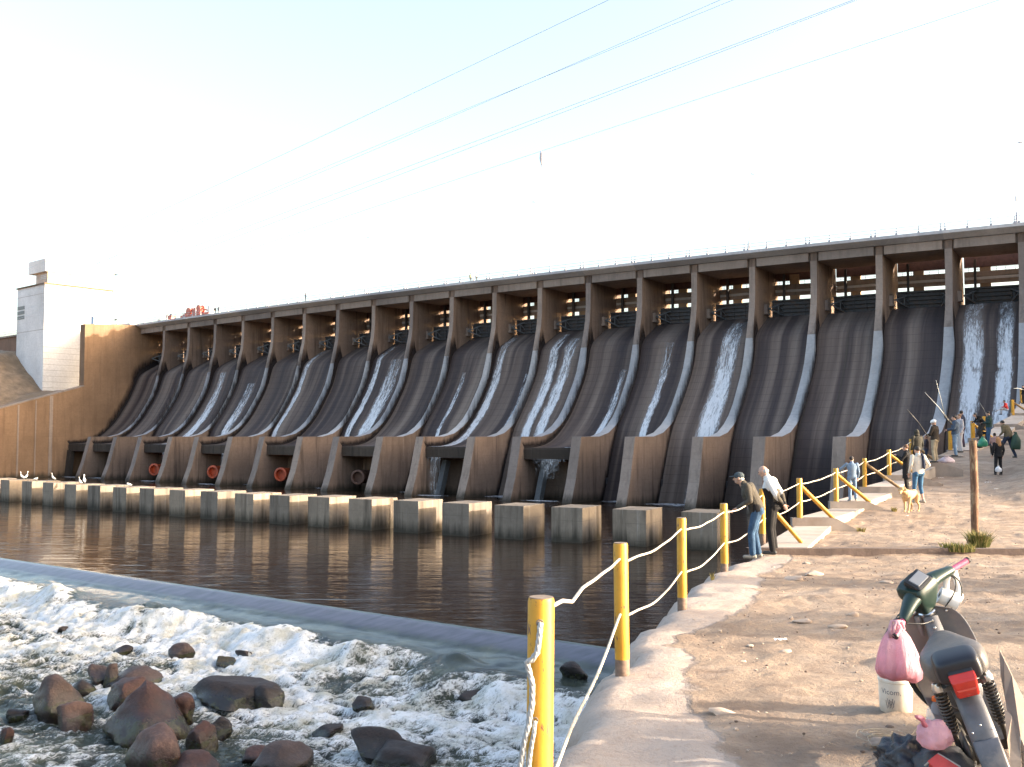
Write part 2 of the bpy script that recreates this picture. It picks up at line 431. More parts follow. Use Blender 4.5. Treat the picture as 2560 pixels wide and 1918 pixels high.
for k in range(-2, 19):
    pr = ALC if is_alc(k) else DEEP
    ch = sheet(k, pr, -.02, 1.02, 6, 0, 'chute', M_CHUTE, dam)
    if is_alc(k):            # bucket lip beam and the recess under it
        S = min(S2[k], S2.get(k + 1, 18.4)); g = S / 22.6; e = 21.9 * g
        mb = MB()
        L = lambda w_, s, z: chute_pt(k, w_, s / ((S2[k] * (1 - w_) + S2[k + 1] * w_) / 22.6) if z < 15.5 else s, z)
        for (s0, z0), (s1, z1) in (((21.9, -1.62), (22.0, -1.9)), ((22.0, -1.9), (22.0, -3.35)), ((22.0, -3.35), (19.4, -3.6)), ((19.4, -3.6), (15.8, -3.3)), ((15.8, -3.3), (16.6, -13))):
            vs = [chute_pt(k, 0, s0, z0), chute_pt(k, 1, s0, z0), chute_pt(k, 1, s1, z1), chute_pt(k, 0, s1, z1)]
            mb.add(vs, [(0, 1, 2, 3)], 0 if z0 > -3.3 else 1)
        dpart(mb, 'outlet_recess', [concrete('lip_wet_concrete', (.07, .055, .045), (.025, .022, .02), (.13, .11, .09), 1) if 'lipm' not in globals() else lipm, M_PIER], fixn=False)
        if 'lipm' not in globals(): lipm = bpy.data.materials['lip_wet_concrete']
        if k in (9, 11, 13, 15):
            col = M_BROWNP if k == 9 else M_ORANGE
            mb = MB(); rr = 1.15
            base = chute_pt(k, .80, 16.2, -7.0); p_, d_, n_ = frame(k)
            ax = (n_ * 1 - d_ * .38).normalized(); Mx = ax.to_track_quat('Z', 'Y').to_matrix()
            mb.lathe([(rr, 0), (rr, 4.3), (rr * 1.12, 4.35), (rr * 1.12, 4.9), (rr, 4.95), (rr * .82, 4.95), (rr * .80, 4.1)], 24, M=Mx, off=base)
            dpart(mb, 'outlet_pipe', col, auto=40)
        if k == 18:
            mb = MB(); a = chute_pt(k, .93, 21.6, -3.2); b = chute_pt(k, .93, 22.6, -12); mb.bar(a, b, 1.5, 1.2); dpart(mb, 'recess_buttress', bpy.data.materials['lip_wet_concrete'])
        if k in (5, 7):
            mb = MB()
            for w_ in (.2, .8):
                a = chute_pt(k, w_, 18.5, -3.9); b = chute_pt(k, w_, 21.5, -12); mb.bar(a, b, .9, 1.1)
            dpart(mb, 'recess_buttress', M_STRUT)
    # gate with ribs
    mb = MB()
    a = chute_pt(k, 0, -6.3, 0); b = chute_pt(k, 1, -6.3, 0); dv = (b - a).normalized(); nv = Vector((-dv.y, dv.x, 0)); 
    if nv.y > 0: nv = -nv
    Lg = (b - a).length; mid = (a + b) / 2
    Mx = Matrix((dv, nv, (0, 0, 1))).transposed()
    mb.box(mid + Vector((0, 0, 20.0)), (Lg + .2, .25, 2.9), M=Mx)
    for z in (18.9, 19.5, 20.1, 20.7, 21.25): mb.box(mid + nv * .27 + Vector((0, 0, z)), (Lg - .3, .28, .16), M=Mx)
    for t in (-.36, -.12, .12, .36): mb.box(mid + nv * .2 + dv * (Lg * t) + Vector((0, 0, 20.05)), (.2, .16, 2.7), M=Mx)
    gt = dpart(mb, 'gate', M_STEEL)
    mb = MB()       # radial arms from both side anchors
    for w_, sgn in ((.97, -1), (.03, 1)):
        an = chute_pt(k, w_, -3.6, 0) + Vector((0, 0, 19.9)); gx = mid - dv * (Lg * .28 * sgn)
        for z in (20.9, 18.9):
            mb.bar(an, gx + nv * .3 + Vector((0, 0, z)), .16, .2)
        q = an.lerp(gx + Vector((0, 0, 20)), .62); mb.bar(q + Vector((0, 0, .62)), q + Vector((0, 0, -.62)), .12, .12)
        mb.bar(q + Vector((0, 0, .62)), gx + nv * .3 + Vector((0, 0, 19.6)), .1, .1)
        dpart(mb, 'gate_arm', M_STRUT, gt); mb = MB()
    # upstream service structure seen above the gate
    a = chute_pt(k, -.08, -9.6, 0) ; b = chute_pt(k, 1.08, -9.6, 0); mid = (a + b) / 2; Lg = (b - a).length
    mb = MB()
    mb.box(mid + Vector((0, 0, 26.15)), (Lg, .5, 2.34), 0, Mx)
    dpart(mb, 'upstream_girder', M_REDB)
    mb = MB()
    mb.box(mid + Vector((0, 0, 23.95)), (Lg, .8, .75), 0, Mx); 
    mb.box(mid - nv * .3 + Vector((0, 0, 23.3)), (Lg, 1.4, .4), 1, Mx); mb.box(mid + Vector((0, 0, 22.86)), (Lg, .7, .6), 0, Mx)
    sb = dpart(mb, 'service_beam', [M_BEAM, M_DECK])
    mb = MB()
    zt = 24.33
    for t in range(-3, 4): mb.bar(mid + dv * (t * Lg / 7) + Vector((0, 0, zt)), mid + dv * (t * Lg / 7) + Vector((0, 0, zt + .55)), .05, .05)
    for z in (.3, .55): mb.bar(a + Vector((0, 0, zt + z)), b + Vector((0, 0, zt + z)), .04, .04)
    dpart(mb, 'service_rail', M_STRUT, sb)
    mb = MB()   # hoist column close to the left pier, and its mate
    mb.box(chute_pt(k, .86, -8.4, 0) + Vector((0, 0, 23.7)), (.35, .5, 4.4), 1, Mx)
    mb.box(chute_pt(k, .70, -9.7, 0) + Vector((0, 0, 23.6)), (1.5, .5, 4.6), 0, Mx)
    if k > 3: mb.box(chute_pt(k, .45, -9.7, 0) + Vector((0, 0, 24.6)), (.9, .5, 2.6), 0, Mx)
    if k > 5: mb.box(chute_pt(k, .2, -9.7, 0) + Vector((0, 0, 24.6)), (1.6, .5, 2.6), 0, Mx)
    dpart(mb, 'hoist_column', [M_GOLD, M_STEEL])
    # deck beam of the bay
    mb = MB()
    a = W(k, .02, 0, .28); b = W(k + 1, .02, 0, -PT - .28) if k < 18 else W(19, .02, 0)
    mb.bar(a + Vector((0, 0, 26.62)) - nv * .3, b + Vector((0, 0, 26.62)) - nv * .3, .6, 1.24)
    dpart(mb, 'deck_beam', M_BEAM)
    mb = MB(); q_ = [W(k, -.62, 0), W(k + 1, -.62, 0), W(k + 1, -9.3, 0), W(k, -9.3, 0)]
    mb.add([Vector((p.x, p.y, z)) for z in (26.06, 27.32) for p in q_], [(3, 2, 1, 0), (4, 5, 6, 7), (0, 1, 5, 4), (1, 2, 6, 5), (2, 3, 7, 6), (3, 0, 4, 7)]); dpart(mb, 'deck_soffit', M_BEAM)
    mb = MB(); e0 = W(k, -9.9, 0, 0); e1 = W(k + 1, -9.9, 0, 0); f0 = W(k, 1.35, 0, 0); f1 = W(k + 1, 1.35, 0, 0); h0 = W(k, .1, 0, 0); h1 = W(k + 1, .1, 0, 0)
    def Z(q, z): return Vector((q.x, q.y, z))
    vs = [Z(e0, 27.33), Z(h0, 27.33), Z(f0, 27.95), Z(f0, 28.38), Z(e0, 28.38), Z(e1, 27.33), Z(h1, 27.33), Z(f1, 27.95), Z(f1, 28.38), Z(e1, 28.38)]
    mb.add(vs, [(0, 1, 6, 5), (1, 2, 7, 6), (2, 3, 8, 7), (3, 4, 9, 8), (4, 0, 5, 9), (0, 4, 3, 2, 1), (5, 6, 7, 8, 9)])
    dpart(mb, 'deck_slab', M_DECK)
    # railing section
    rl = MB(); q0 = W(k, 1.15, 28.38, 0); q1 = W(k + 1, 1.15, 28.38, 0)
    for z in (.52, 1.0): rl.bar(q0 + Vector((0, 0, z)), q1 + Vector((0, 0, z)), .05, .06)
    ro = dpart(rl, 'railing_section', M_RAIL)
    for t in (.03, .34, .66, .97):
        pm = MB(); q = q0.lerp(q1, t); pm.box(q + Vector((0, 0, .5)), (.1, .1, 1.0), 0, Mx); pm.box(q + Vector((0, 0, .02)), (.3, .3, .45), 0, Mx)
        dpart(pm, 'rail_post', M_RAIL, ro)

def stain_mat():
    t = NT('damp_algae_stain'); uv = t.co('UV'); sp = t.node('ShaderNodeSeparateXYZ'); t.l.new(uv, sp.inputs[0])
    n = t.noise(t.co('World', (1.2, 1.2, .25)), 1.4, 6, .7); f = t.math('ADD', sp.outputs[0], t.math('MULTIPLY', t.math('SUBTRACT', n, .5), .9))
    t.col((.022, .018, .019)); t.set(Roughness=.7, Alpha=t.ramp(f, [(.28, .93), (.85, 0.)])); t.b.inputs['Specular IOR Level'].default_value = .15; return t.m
M_STAIN = stain_mat()
piers = {k: o for k, o in zip(range(-2, 19), [o for o in dam.children if o.name.startswith('pier')])}
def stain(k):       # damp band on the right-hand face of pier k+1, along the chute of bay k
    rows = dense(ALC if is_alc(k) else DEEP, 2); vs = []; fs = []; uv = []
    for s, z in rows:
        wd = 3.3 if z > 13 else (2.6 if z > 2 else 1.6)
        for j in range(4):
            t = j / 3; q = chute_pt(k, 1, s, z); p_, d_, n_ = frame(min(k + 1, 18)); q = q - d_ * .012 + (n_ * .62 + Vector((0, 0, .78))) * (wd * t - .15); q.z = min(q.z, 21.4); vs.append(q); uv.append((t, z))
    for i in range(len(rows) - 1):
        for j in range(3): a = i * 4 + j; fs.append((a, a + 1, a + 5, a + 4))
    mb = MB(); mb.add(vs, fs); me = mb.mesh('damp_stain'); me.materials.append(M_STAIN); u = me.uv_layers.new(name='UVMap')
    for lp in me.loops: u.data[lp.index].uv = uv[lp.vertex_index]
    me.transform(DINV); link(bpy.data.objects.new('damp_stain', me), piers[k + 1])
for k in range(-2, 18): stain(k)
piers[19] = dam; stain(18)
def stream(k, w0, w1, z0=18, z1=-30, seed=0, wob=.05, vis=1):
    pr = [p for p in (ALC if is_alc(k) else DEEP) if z1 <= p[1] <= z0 and p[0] > -6]
    o = sheet(k, pr, w0, w1, 8, .09, 'falling_water', M_STREAM, None, True, seed, wob); o['kind'] = 'structure'
stream(-1, .52, .90, 19, seed=1); stream(-1, .06, .36, 19, seed=2)
stream(3, .10, .56, 18, seed=3); stream(4, .30, .50, 15.5, seed=4); stream(5, .06, .24, 11, seed=5)
stream(6, .52, .80, 18, seed=6); stream(6, .16, .47, 17, seed=7); stream(7, .72, .97, 18, seed=8); stream(7, .03, .13, 11, seed=9)
stream(10, .70, .92, 18, seed=10); stream(10, .06, .52, 15.5, seed=11); stream(12, .78, .97, 18.5, seed=12); stream(15, .42, .78, 15.5, seed=13); stream(14, .2, .6, 12, seed=14)
stream(8, .45, .6, 12, seed=15)
def curtain(k, w0, w1, s, z0, z1, seed):
    vs = []; fs = []; uv = []; ed = []
    for i in range(9):
        z = z0 + (z1 - z0) * i / 8
        for j in range(9):
            ww = w0 + (w1 - w0) * j / 8; vs.append(chute_pt(k, ww, s + .06 * i + rnd.uniform(-.03, .03), z)); uv.append((ww * 2 + seed, i * .04)); ed.append(.5 * (1 - abs(j / 4 - 1)) + .15 - i * .03)
    for i in range(8):
        for j in range(8): a = i * 9 + j; fs.append((a, a + 1, a + 10, a + 9))
    mb = MB(); mb.add(vs, fs); me = mb.mesh('falling_water'); me.materials.append(M_STREAM); u = me.uv_layers.new(name='UVMap')
    for lp in me.loops: u.data[lp.index].uv = uv[lp.vertex_index]
    at = me.attributes.new('edge', 'FLOAT', 'POINT'); at.data.foreach_set('value', ed)
    o = link(bpy.data.objects.new('falling_water', me)); o['kind'] = 'structure'
curtain(5, .15, .8, 22.1, -3.3, -6.2, 1); curtain(7, .6, .95, 22.1, -3.3, -9.4, 2); curtain(13, .12, .3, 22.1, -3.3, -6, 3); curtain(15, .1, .3, 22.1, -3.3, -8.5, 5)
def foam_patch(c, a, b, dirv, seed):
    vs = [(c.x, c.y, WATER + .03)]; uv = [(c.x / 14, c.y / 14)]; ed = [.95]; fs = []; n = 28; X = dirv.normalized(); Y = Vector((-X.y, X.x, 0))
    for ri, rr in enumerate((.35, .7, 1.0)):
        for k in range(n):
            t = 2 * math.pi * k / n; f = rr * (.75 + .5 * float(vn(np.array(k * .6), np.array(seed * 1.7), 4))); q = c + X * (a * f * math.cos(t)) + Y * (b * f * math.sin(t)); vs.append((q.x, q.y, WATER + .03 + .10 * (1 - rr))); uv.append((q.x / 14, q.y / 14)); ed.append((.85, .55, 0)[ri])
    for k in range(n): fs.append((0, 1 + k, 1 + (k + 1) % n))
    for r_ in range(2):
        for k in range(n): l = (k + 1) % n; fs.append((1 + r_ * n + k, 1 + (r_ + 1) * n + k, 1 + (r_ + 1) * n + l, 1 + r_ * n + l))
    mb = MB(); mb.add(vs, fs); me = mb.mesh('foam'); me.materials.append(M_STREAM); u = me.uv_layers.new(name='UVMap')
    for lp in me.loops: u.data[lp.index].uv = uv[lp.vertex_index]
    at = me.attributes.new('edge', 'FLOAT', 'POINT'); at.data.foreach_set('value', ed); o = link(bpy.data.objects.new('foam', me)); o['kind'] = 'structure'
for k, w_, s, a, b in ((3, .5, 19, 6, 3.2), (4, .45, 18, 3.5, 2.2), (6, .5, 18.5, 5, 3.5), (5, .5, 24, 4, 1.6), (7, .75, 24, 4, 2), (10, .5, 18, 5, 3), (12, .8, 18, 3, 2), (15, .5, 24, 4, 2), (17, .5, 23, 6, 2.4), (18, .4, 24, 7, 2.4), (8, .5, 18, 4, 2), (13, .5, 24, 4, 1.6)):
    q = chute_pt(k, w_, s, 0); foam_patch(q, a, b, frame(min(k, 18))[1], k)
# ---------------------------------------------------------------- abutment, wing wall, tower
p19, d19, n19 = W(19, 0, 0), F18[1], F18[2]
def T(u, s, z): q = p19 + d19 * u + n19 * s; q.z = z; return q
MT = Matrix((d19, n19, (0, 0, 1))).transposed()
def dprism(mb, poly, u0, u1, mi=0):       # (s,z) outline extruded along the dam
    n = len(poly); vs = [T(u0, s, z) for s, z in poly] + [T(u1, s, z) for s, z in poly]
    mb.add(vs, [tuple(range(n)), tuple(range(2 * n - 1, n - 1, -1))] + [(i, (i + 1) % n, n + (i + 1) % n, n + i) for i in range(n)], mi)
ab = empty('abutment_wall', tuple(T(0, 0, WATER)), label='tall ochre concrete abutment closing the far left end of the dam', cat='wall')
AI = Matrix.Translation(-ab.location)
mb = MB(); dprism(mb, [(-11, 28.2), (3.4, 28.0), (14.5, 27.3), (14.5, -13), (-11, -13)], 0, 2.4)
o = mb.build('wall', M_WALLB, ab); o.data.transform(AI)
mb = MB(); dprism(mb, [(-11, 28.6), (3.2, 28.4), (3.2, 28.02), (-11, 28.22)], -.3, 30); o = mb.build('coping', M_DECK, ab); o.data.transform(AI)
wg = empty('wing_wall', tuple(T(0, 14.5, WATER)), label='long ochre wing wall with pale vertical ribs and a sloping top below the white tower', cat='wall')
WI = Matrix.Translation(-wg.location)
mb = MB(); dprism(mb, [(14.5, 12.2), (34, 6.3), (60, -1.5), (75, -6), (75, -13), (14.5, -13)], .01, 1.6); o = mb.build('wall', M_WALLB, wg); o.data.transform(WI)
for s, rw in ((21.8, .8), (25.6, .3), (29.5, .4)):
    mb = MB(); zt = 12.2 - (s - 14.5) * .302 - .4
    mb.add([T(-.06, s, zt), T(-.06, s + rw, zt), T(-.06, s + rw, -9.2), T(-.06, s, -9.2), T(.05, s, zt), T(.05, s + rw, zt), T(.05, s + rw, -9.2), T(.05, s, -9.2)], [(0, 1, 2, 3), (0, 4, 5, 1), (1, 5, 6, 2), (3, 2, 6, 7), (0, 3, 7, 4)])
    o = mb.build('rib', M_FRONT, wg); o.data.transform(WI)
mb = MB(); dprism(mb, [(14.4, 12.45), (60, -1.25), (60, -1.6), (14.4, 12.1)], -.1, 1.8); o = mb.build('coping', M_BEAM, wg); o.data.transform(WI)

M_WHITE = concrete('white_tower_render', (.80, .79, .79), (.70, .68, .66), (.84, .83, .82), .5)
M_TCAB = simple('tower_cabin_brick', (.55, .42, .34), .8, .15, .8)
M_DARKW = simple('dark_window', (.10, .095, .10), .4, .1, 1)
tw = empty('intake_tower', tuple(T(22, 12, 0)), label='white concrete intake tower with a flat-roofed cabin on top behind the left abutment', cat='tower')
TI = Matrix.Translation(-tw.location)
def tpart(mb, name, m, par=None, **k):
    o = mb.build(name, m, par or tw, **k); o.data.transform(TI); return o
def tbox(mb, u0, u1, s0, s1, z0, z1, mi=0, batter=0):
    b = batter
    vs = [T(u0 - b, s1 + b, z0), T(u1 + b, s1 + b, z0), T(u1 + b, s0, z0), T(u0 - b, s0, z0), T(u0, s1, z1), T(u1, s1, z1), T(u1, s0, z1), T(u0, s0, z1)]
    mb.add(vs, [(3, 2, 1, 0), (4, 5, 6, 7), (0, 1, 5, 4), (1, 2, 6, 5), (2, 3, 7, 6), (3, 0, 4, 7)], mi)
mb = MB(); tbox(mb, 23, 39, -4, 14, 3, 39.4); tpart(mb, 'wall', M_WHITE)
mb = MB(); tbox(mb, 22.7, 39.3, -4.3, 14.3, 39.4, 39.75); tpart(mb, 'ledge', simple('ledge_shadow_brown', (.14, .085, .05), .8, .2, 1))  # ledge coloured dark brown to stand for the shadow line below the cabin
mb = MB(); tbox(mb, 22.9, 29.6, -4, 13.4, 39.75, 42.7); cab = tpart(mb, 'cabin', M_TCAB)
mb = MB()
for z in (40.9, 41.35, 41.8): tbox(mb, 23.6, 26.8, 13.3, 13.5, z, z + .25)
tpart(mb, 'window', M_WHITE, cab)
mb = MB(); tbox(mb, 22.4, 32.4, -4.4, 14.2, 42.7, 46); tpart(mb, 'roof', M_WHITE)
mb = MB()
for z in (31.2, 32.5, 33.8): tbox(mb, 34.6, 38.8, 13.8, 14.06, z, z + .9)
tpart(mb, 'louvred_vent', M_DARKW)
mb = MB()
for z in (12.6, 14.1, 15.6, 17.1, 18.6, 20.1, 21.6, 23.1, 28): tbox(mb, 22.96, 23.2, -4, 14.03, z, z + .07)
tbox(mb, 23, 39, 13.9, 14.04, 27.6, 27.75); tbox(mb, 23, 39, 13.9, 14.04, 37, 37.1); tpart(mb, 'joint_line', simple('grey_joint', (.42, .39, .37), .9, .2, 1))  # thin grey joints across the tower faces

fw = empty('embankment_wall', tuple(T(60, 0, 20)), label='brown wall at the far left edge running on beyond the white tower', cat='wall')
FI = Matrix.Translation(-fw.location)
mb = MB(); tbox(mb, 38.5, 120, -4, 2, 12, 29.6); o = mb.build('wall', concrete('far_wall_concrete', (.26, .16, .115), (.14, .09, .065), (.33, .24, .18), .6), fw); o.data.transform(FI)
mb = MB(); tbox(mb, 38.4, 120, -4.2, 2.4, 29.6, 30.1); o = mb.build('coping', M_BEAM, fw); o.data.transform(FI)
rl = MB()
for i in range(26): rl.bar(T(39 + i * 3, 2, 30.1), T(39 + i * 3, 2, 31.4), .09, .09)
for z in (30.7, 31.35): rl.bar(T(39, 2, z), T(118, 2, z), .06, .06)
o = rl.build('railing', M_RAIL, fw); o.data.transform(FI)

# ---------------------------------------------------------------- hillside behind the wing wall
def grid_mesh(name, X, Y, Z, mat, attrs=None, smooth=True, kind='structure'):
    r, c = X.shape; me = bpy.data.meshes.new(name)
    co = np.stack([X, Y, Z], -1).reshape(-1, 3)
    i = np.arange((r - 1) * (c - 1)); a = (i // (c - 1)) * c + i % (c - 1)
    q = np.stack([a, a + 1, a + c + 1, a + c], -1)
    me.vertices.add(len(co)); me.vertices.foreach_set('co', co.ravel())
    me.loops.add(len(q) * 4); me.loops.foreach_set('vertex_index', q.ravel())
    me.polygons.add(len(q)); me.polygons.foreach_set('loop_start', np.arange(len(q)) * 4)
    me.update(calc_edges=True); me.validate()
    for k, v in (attrs or {}).items():
        at = me.attributes.new(k, 'FLOAT', 'POINT'); at.data.foreach_set('value', np.asarray(v, np.float32).ravel())
    me.materials.append(mat); me.polygons.foreach_set('use_smooth', [smooth] * len(me.polygons))
    o = link(bpy.data.objects.new(name, me)); o['kind'] = kind; return o

def dirt_mat():
    t = NT('dusty_ground'); cw = t.co('World')
    big = t.noise(cw, .35, 5, .6); mid = t.noise(cw, 2.4, 6, .65); fine = t.noise(cw, 22, 6, .75); gr = t.vor(cw, 38); st = t.noise(t.co('World', (.5, 1.6, 1)), 1.3, 5, .6)
    c = t.ramp(big, [(.3, (.255, .192, .145)), (.55, (.325, .25, .188)), (.75, (.40, .315, .245))])
    c = t.mix(t.ramp(mid, [(.45, 0.), (.66, .75)]), c, (.205, .148, .112))
    c = t.mix(t.ramp(st, [(.52, 0.), (.68, .5)]), c, (.48, .39, .315))
    c = t.mix(t.ramp(fine, [(.5, 0.), (.72, .55)]), c, (.185, .13, .10))
    c = t.mix(t.ramp(gr, [(.06, .6), (.16, 0.)]), c, (.17, .115, .085))
    con = t.attr('concrete')
    cb = t.noise(cw, 1.1, 6, .7); cf = t.noise(cw, 16, 6, .7)
    cc = t.ramp(cb, [(.3, (.34, .272, .225)), (.6, (.425, .352, .30)), (.8, (.48, .41, .36))])
    cc = t.mix(t.ramp(cf, [(.52, 0.), (.74, .6)]), cc, (.25, .175, .13))
    m = t.math('ADD', con, t.math('MULTIPLY', t.math('SUBTRACT', t.noise(cw, 3.2, 6, .7), .5), .9))
    mk = t.ramp(t.math('ADD', m, t.math('MULTIPLY', t.math('SUBTRACT', fine, .5), .35)), [(.40, 0.), (.60, 1.)])
    rockc = t.attr('rock'); c = t.mix(mk, c, cc)
    c = t.mix(rockc, c, t.ramp(t.noise(cw, 2.5, 7, .75), [(.3, (.045, .036, .032)), (.7, (.19, .15, .125))]))
    t.col(c); t.set(Roughness=.95); t.b.inputs['Specular IOR Level'].default_value = .1
    h = t.math('ADD', t.math('MULTIPLY', fine, .5), t.math('MULTIPLY', mid, 1.4))
    h = t.math('ADD', h, t.math('MULTIPLY', t.ramp(gr, [(.0, 1.), (.22, 0.)]), .22))
    h = t.math('MULTIPLY', h, t.ramp(mk, [(0., 1.), (1., .55)]))
    t.bump(h, .75, .06); return t.m
M_DIRT = dirt_mat()
M_HILL = simple('dry_hill_soil', (.22, .155, .10), .95, .35, .5, bump=.6, bd=.3, dirt=(.17, .12, .075), co='World')

u = np.linspace(1.2, 60, 60); s = np.linspace(3, 75, 60); U, S = np.meshgrid(u, s)
Zh = np.where(S < 14, 12.0, 12.0 - (S - 14) * .302) - .9 + .03 * U + .60 * np.clip(U - 23.5 + .55 * (S - 14), 0, 18) + (fbm(U * .15, S * .15, 4, 5) - .5) * 1.6
HX = p19.x + d19.x * U + n19.x * S; HY = p19.y + d19.y * U + n19.y * S
grid_mesh('hill', HX, HY, Zh, M_HILL)

# ---------------------------------------------------------------- water
def pool_mat():
    t = NT('dark_river_water'); cw = t.co('World', (1, 1, 1), (0, 0, R(-32)))
    a = t.noise(t.co('World', (.16, .55, 1), (0, 0, R(33))), 1.0, 3, .5, .5)
    b = t.noise(t.co('World', (.55, 1.5, 1), (0, 0, R(25))), 1.0, 4, .6, .8)
    c = t.noise(t.co('World', (2.2, 5.0, 1), (0, 0, R(40))), 1.0, 4, .65)
    h = t.math('ADD', t.math('MULTIPLY', a, 1.0), t.math('MULTIPLY', b, .30)); h = t.math('ADD', h, t.math('MULTIPLY', c, .04))
    t.col((.030, .018, .011)); t.set(Roughness=.03, IOR=1.33); t.bump(h, .30, .22); return t.m
M_POOL = pool_mat()
WO = Vector((4.42, 44.95, 0)); WD = Vector((-.80, .60, 0)); WN = Vector((-.60, -.80, 0))    # weir crest line, along and downstream
def wp(t, v, z): q = WO + WD * t + WN * v; return Vector((q.x, q.y, z))
mb = MB(); mb.add([wp(-45, 0, WATER), wp(330, 0, WATER), wp(330, -170, WATER), wp(-45, -170, WATER)], [(0, 1, 2, 3)])
o = mb.build('river_pool', M_POOL, fixn=False); o['kind'] = 'structure'
if o.data.polygons[0].normal.z < 0: o.data.flip_normals()

# weir, apron and rapids: one sheet from the crest to below the frame
tt = np.concatenate([np.arange(-22, 78, .15), np.arange(78, 150, 1.2)]); vv = np.concatenate([np.arange(0, 1.6, .08), np.arange(1.6, 34, .15), np.arange(34, 60, .8)])
TT, VV = np.meshgrid(tt, vv)
wig = (fbm(TT * .35, TT * 0 + 3, 3, 21) - .5)
prof_v = [0, .12, .35, .7, 1.15, 1.7, 2.2, 3.2, 3.9, 4.6, 5.6, 7, 12, 20, 34, 60]
prof_z = [0, -.012, -.07, -.24, -.47, -.66, -.72, -.80, -1.0, -1.32, -1.55, -1.62, -1.85, -2.15, -2.6, -3.2]
Vq = VV + wig * .9 * sstep(1.2, 3, VV) + (2.2 * (vn(TT * .20, TT * 0, 8) - .5) + 1.6 * (vn(TT * .62, VV * .2, 18) - .5)) * sstep(2, 4.2, VV)
Z = np.interp(Vq, prof_v, prof_z)
turb = sstep(2.6, 5.1, Vq)
calm = .62 + .38 * sstep(-2, 26, TT)              # livelier towards the left
def ridg(x, y, o, sd): return 1 - np.abs(2 * fbm(x, y, o, sd) - 1)
wx = 1.6 * (fbm(TT * .3, VV * .3, 2, 7) - .5); wy = 1.6 * (fbm(TT * .3, VV * .3, 2, 9) - .5)
n1 = ridg((TT + wx) * .75, (VV + wy) * 1.05, 3, 31); n2 = ridg((TT + wx) * 2.1, (VV + wy) * 2.6, 3, 41); n3 = fbm(TT * 4.6, VV * 5.2, 2, 51)
hump = fbm(TT * .2, VV * .3, 3, 61)
jump = np.exp(-((Vq - 4.9) / 1.1) ** 2) * (.15 + 1.1 * vn(TT * .5, TT * 0 + 2, 15) ** 1.3)
fall = 1 - .45 * sstep(12, 24, VV)
Z = Z + turb * calm * fall * (.55 * (n1 - .6) + .34 * (n2 - .6) + .13 * (n3 - .5)) + turb * .5 * (hump - .5) + .75 * jump * calm
Z = Z + (.012 * (fbm(TT * .9, VV * 3, 3, 71) - .5) + sstep(1.0, 2.2, VV) * (.20 * (fbm(TT * .5, VV * .85, 3, 72) - .5) + .05 * (ridg(TT * .8, VV * 1.6, 2, 73) - .5))) * (1 - turb)
for t0, v0, r0, h0 in ((6, 3.6, .9, .35), (17, 4.1, 1.1, .4), (29, 4.0, 1.3, .42), (38, 4.4, 1.2, .4), (11, 4.9, .8, .3), (47, 4.6, 1.2, .4)):
    Z += h0 * np.exp(-(((TT - t0) / r0) ** 2 + ((VV - v0) / (r0 * .7)) ** 2))
patch = fbm(TT * .19, VV * .30, 3, 81)
fm = .34 * n1 + .30 * n2 + .20 * n3 + .50 * patch
bias = .12 * calm + .26 * np.exp(-((Vq - 6.0) / 2.0) ** 2) * calm + .10 * np.exp(-((Vq - 10) / 4.0) ** 2) - .13 * sstep(10, 21, VV) * (1 - .5 * sstep(18, 36, TT))
foam = np.clip(2.3 * (fm + bias - .90) + .40, 0, .92) * sstep(3.2, 4.3, Vq + .9 * (n2 - .6))
sky_film = sstep(.10, .3, VV) * (1 - .90 * sstep(.85, 1.5, Vq)) * (1 - .8 * turb)
Z = WATER + Z
RX = WO.x + WD.x * TT + WN.x * VV; RY = WO.y + WD.y * TT + WN.y * VV
def rapid_mat():
    t = NT('rapid_water'); cw = t.co('World'); f = t.attr('foam')
    lon = t.co('World', (.9, .9, 1.0), (0, 0, R(37)))
    st = t.node('ShaderNodeMapping'); t.l.new(lon, st.inputs[0]); st.inputs['Scale'].default_value = (1.6, .8, 1)
    a = t.noise(st.outputs[0], 4.2, 8, .76, 1.6); b = t.noise(cw, 9, 6, .75, .5)
    m = t.math('ADD', f, t.math('MULTIPLY', t.math('SUBTRACT', a, .5), 2.3)); m = t.math('ADD', m, t.math('MULTIPLY', t.math('SUBTRACT', b, .5), .55))
    k = t.ramp(m, [(.34, 0.), (.50, .20), (.68, .68), (.86, 1.)])
    k = t.math('MULTIPLY', k, t.ramp(t.attr('turb'), [(.02, 0.), (.2, 1.)]))
    deep = t.ramp(t.noise(cw, .5, 4, .6), [(.35, (.010, .015, .012)), (.56, (.042, .052, .034)), (.73, (.085, .088, .046))])
    fc = t.ramp(t.noise(cw, .8, 5, .6), [(.34, (.54, .52, .44)), (.56, (.82, .83, .84))])
    fs_ = t.noise(t.co('World', (.5, 2.6, 1), (0, 0, R(37 + 90))), 1.2, 5, .6, .3)
    deep = t.mix(t.math('MULTIPLY', t.attr('sky_film'), t.ramp(fs_, [(.25, .55), (.6, 1.)])), deep, (.135, .137, .17))  # paler aerated crest water, its sky reflection put into the colour
    t.col(t.mix(k, deep, fc)); t.set(Roughness=t.math('MAXIMUM', t.ramp(k, [(0., .06), (.5, .55)]), t.math('MULTIPLY', t.attr('sky_film'), .22)), IOR=1.33)
    br = t.noise(t.co('World', (.35, 2.4, 1), (0, 0, R(37 + 90))), 1.5, 4, .6, .4)
    h = t.math('ADD', t.math('MULTIPLY', a, .9), t.math('MULTIPLY', b, .4)); h = t.math('MULTIPLY', h, t.math('ADD', t.math('MULTIPLY', t.attr('turb'), 1.0), .04))
    h = t.math('ADD', h, t.math('MULTIPLY', br, .018))
    t.bump(h, .7, .3); return t.m
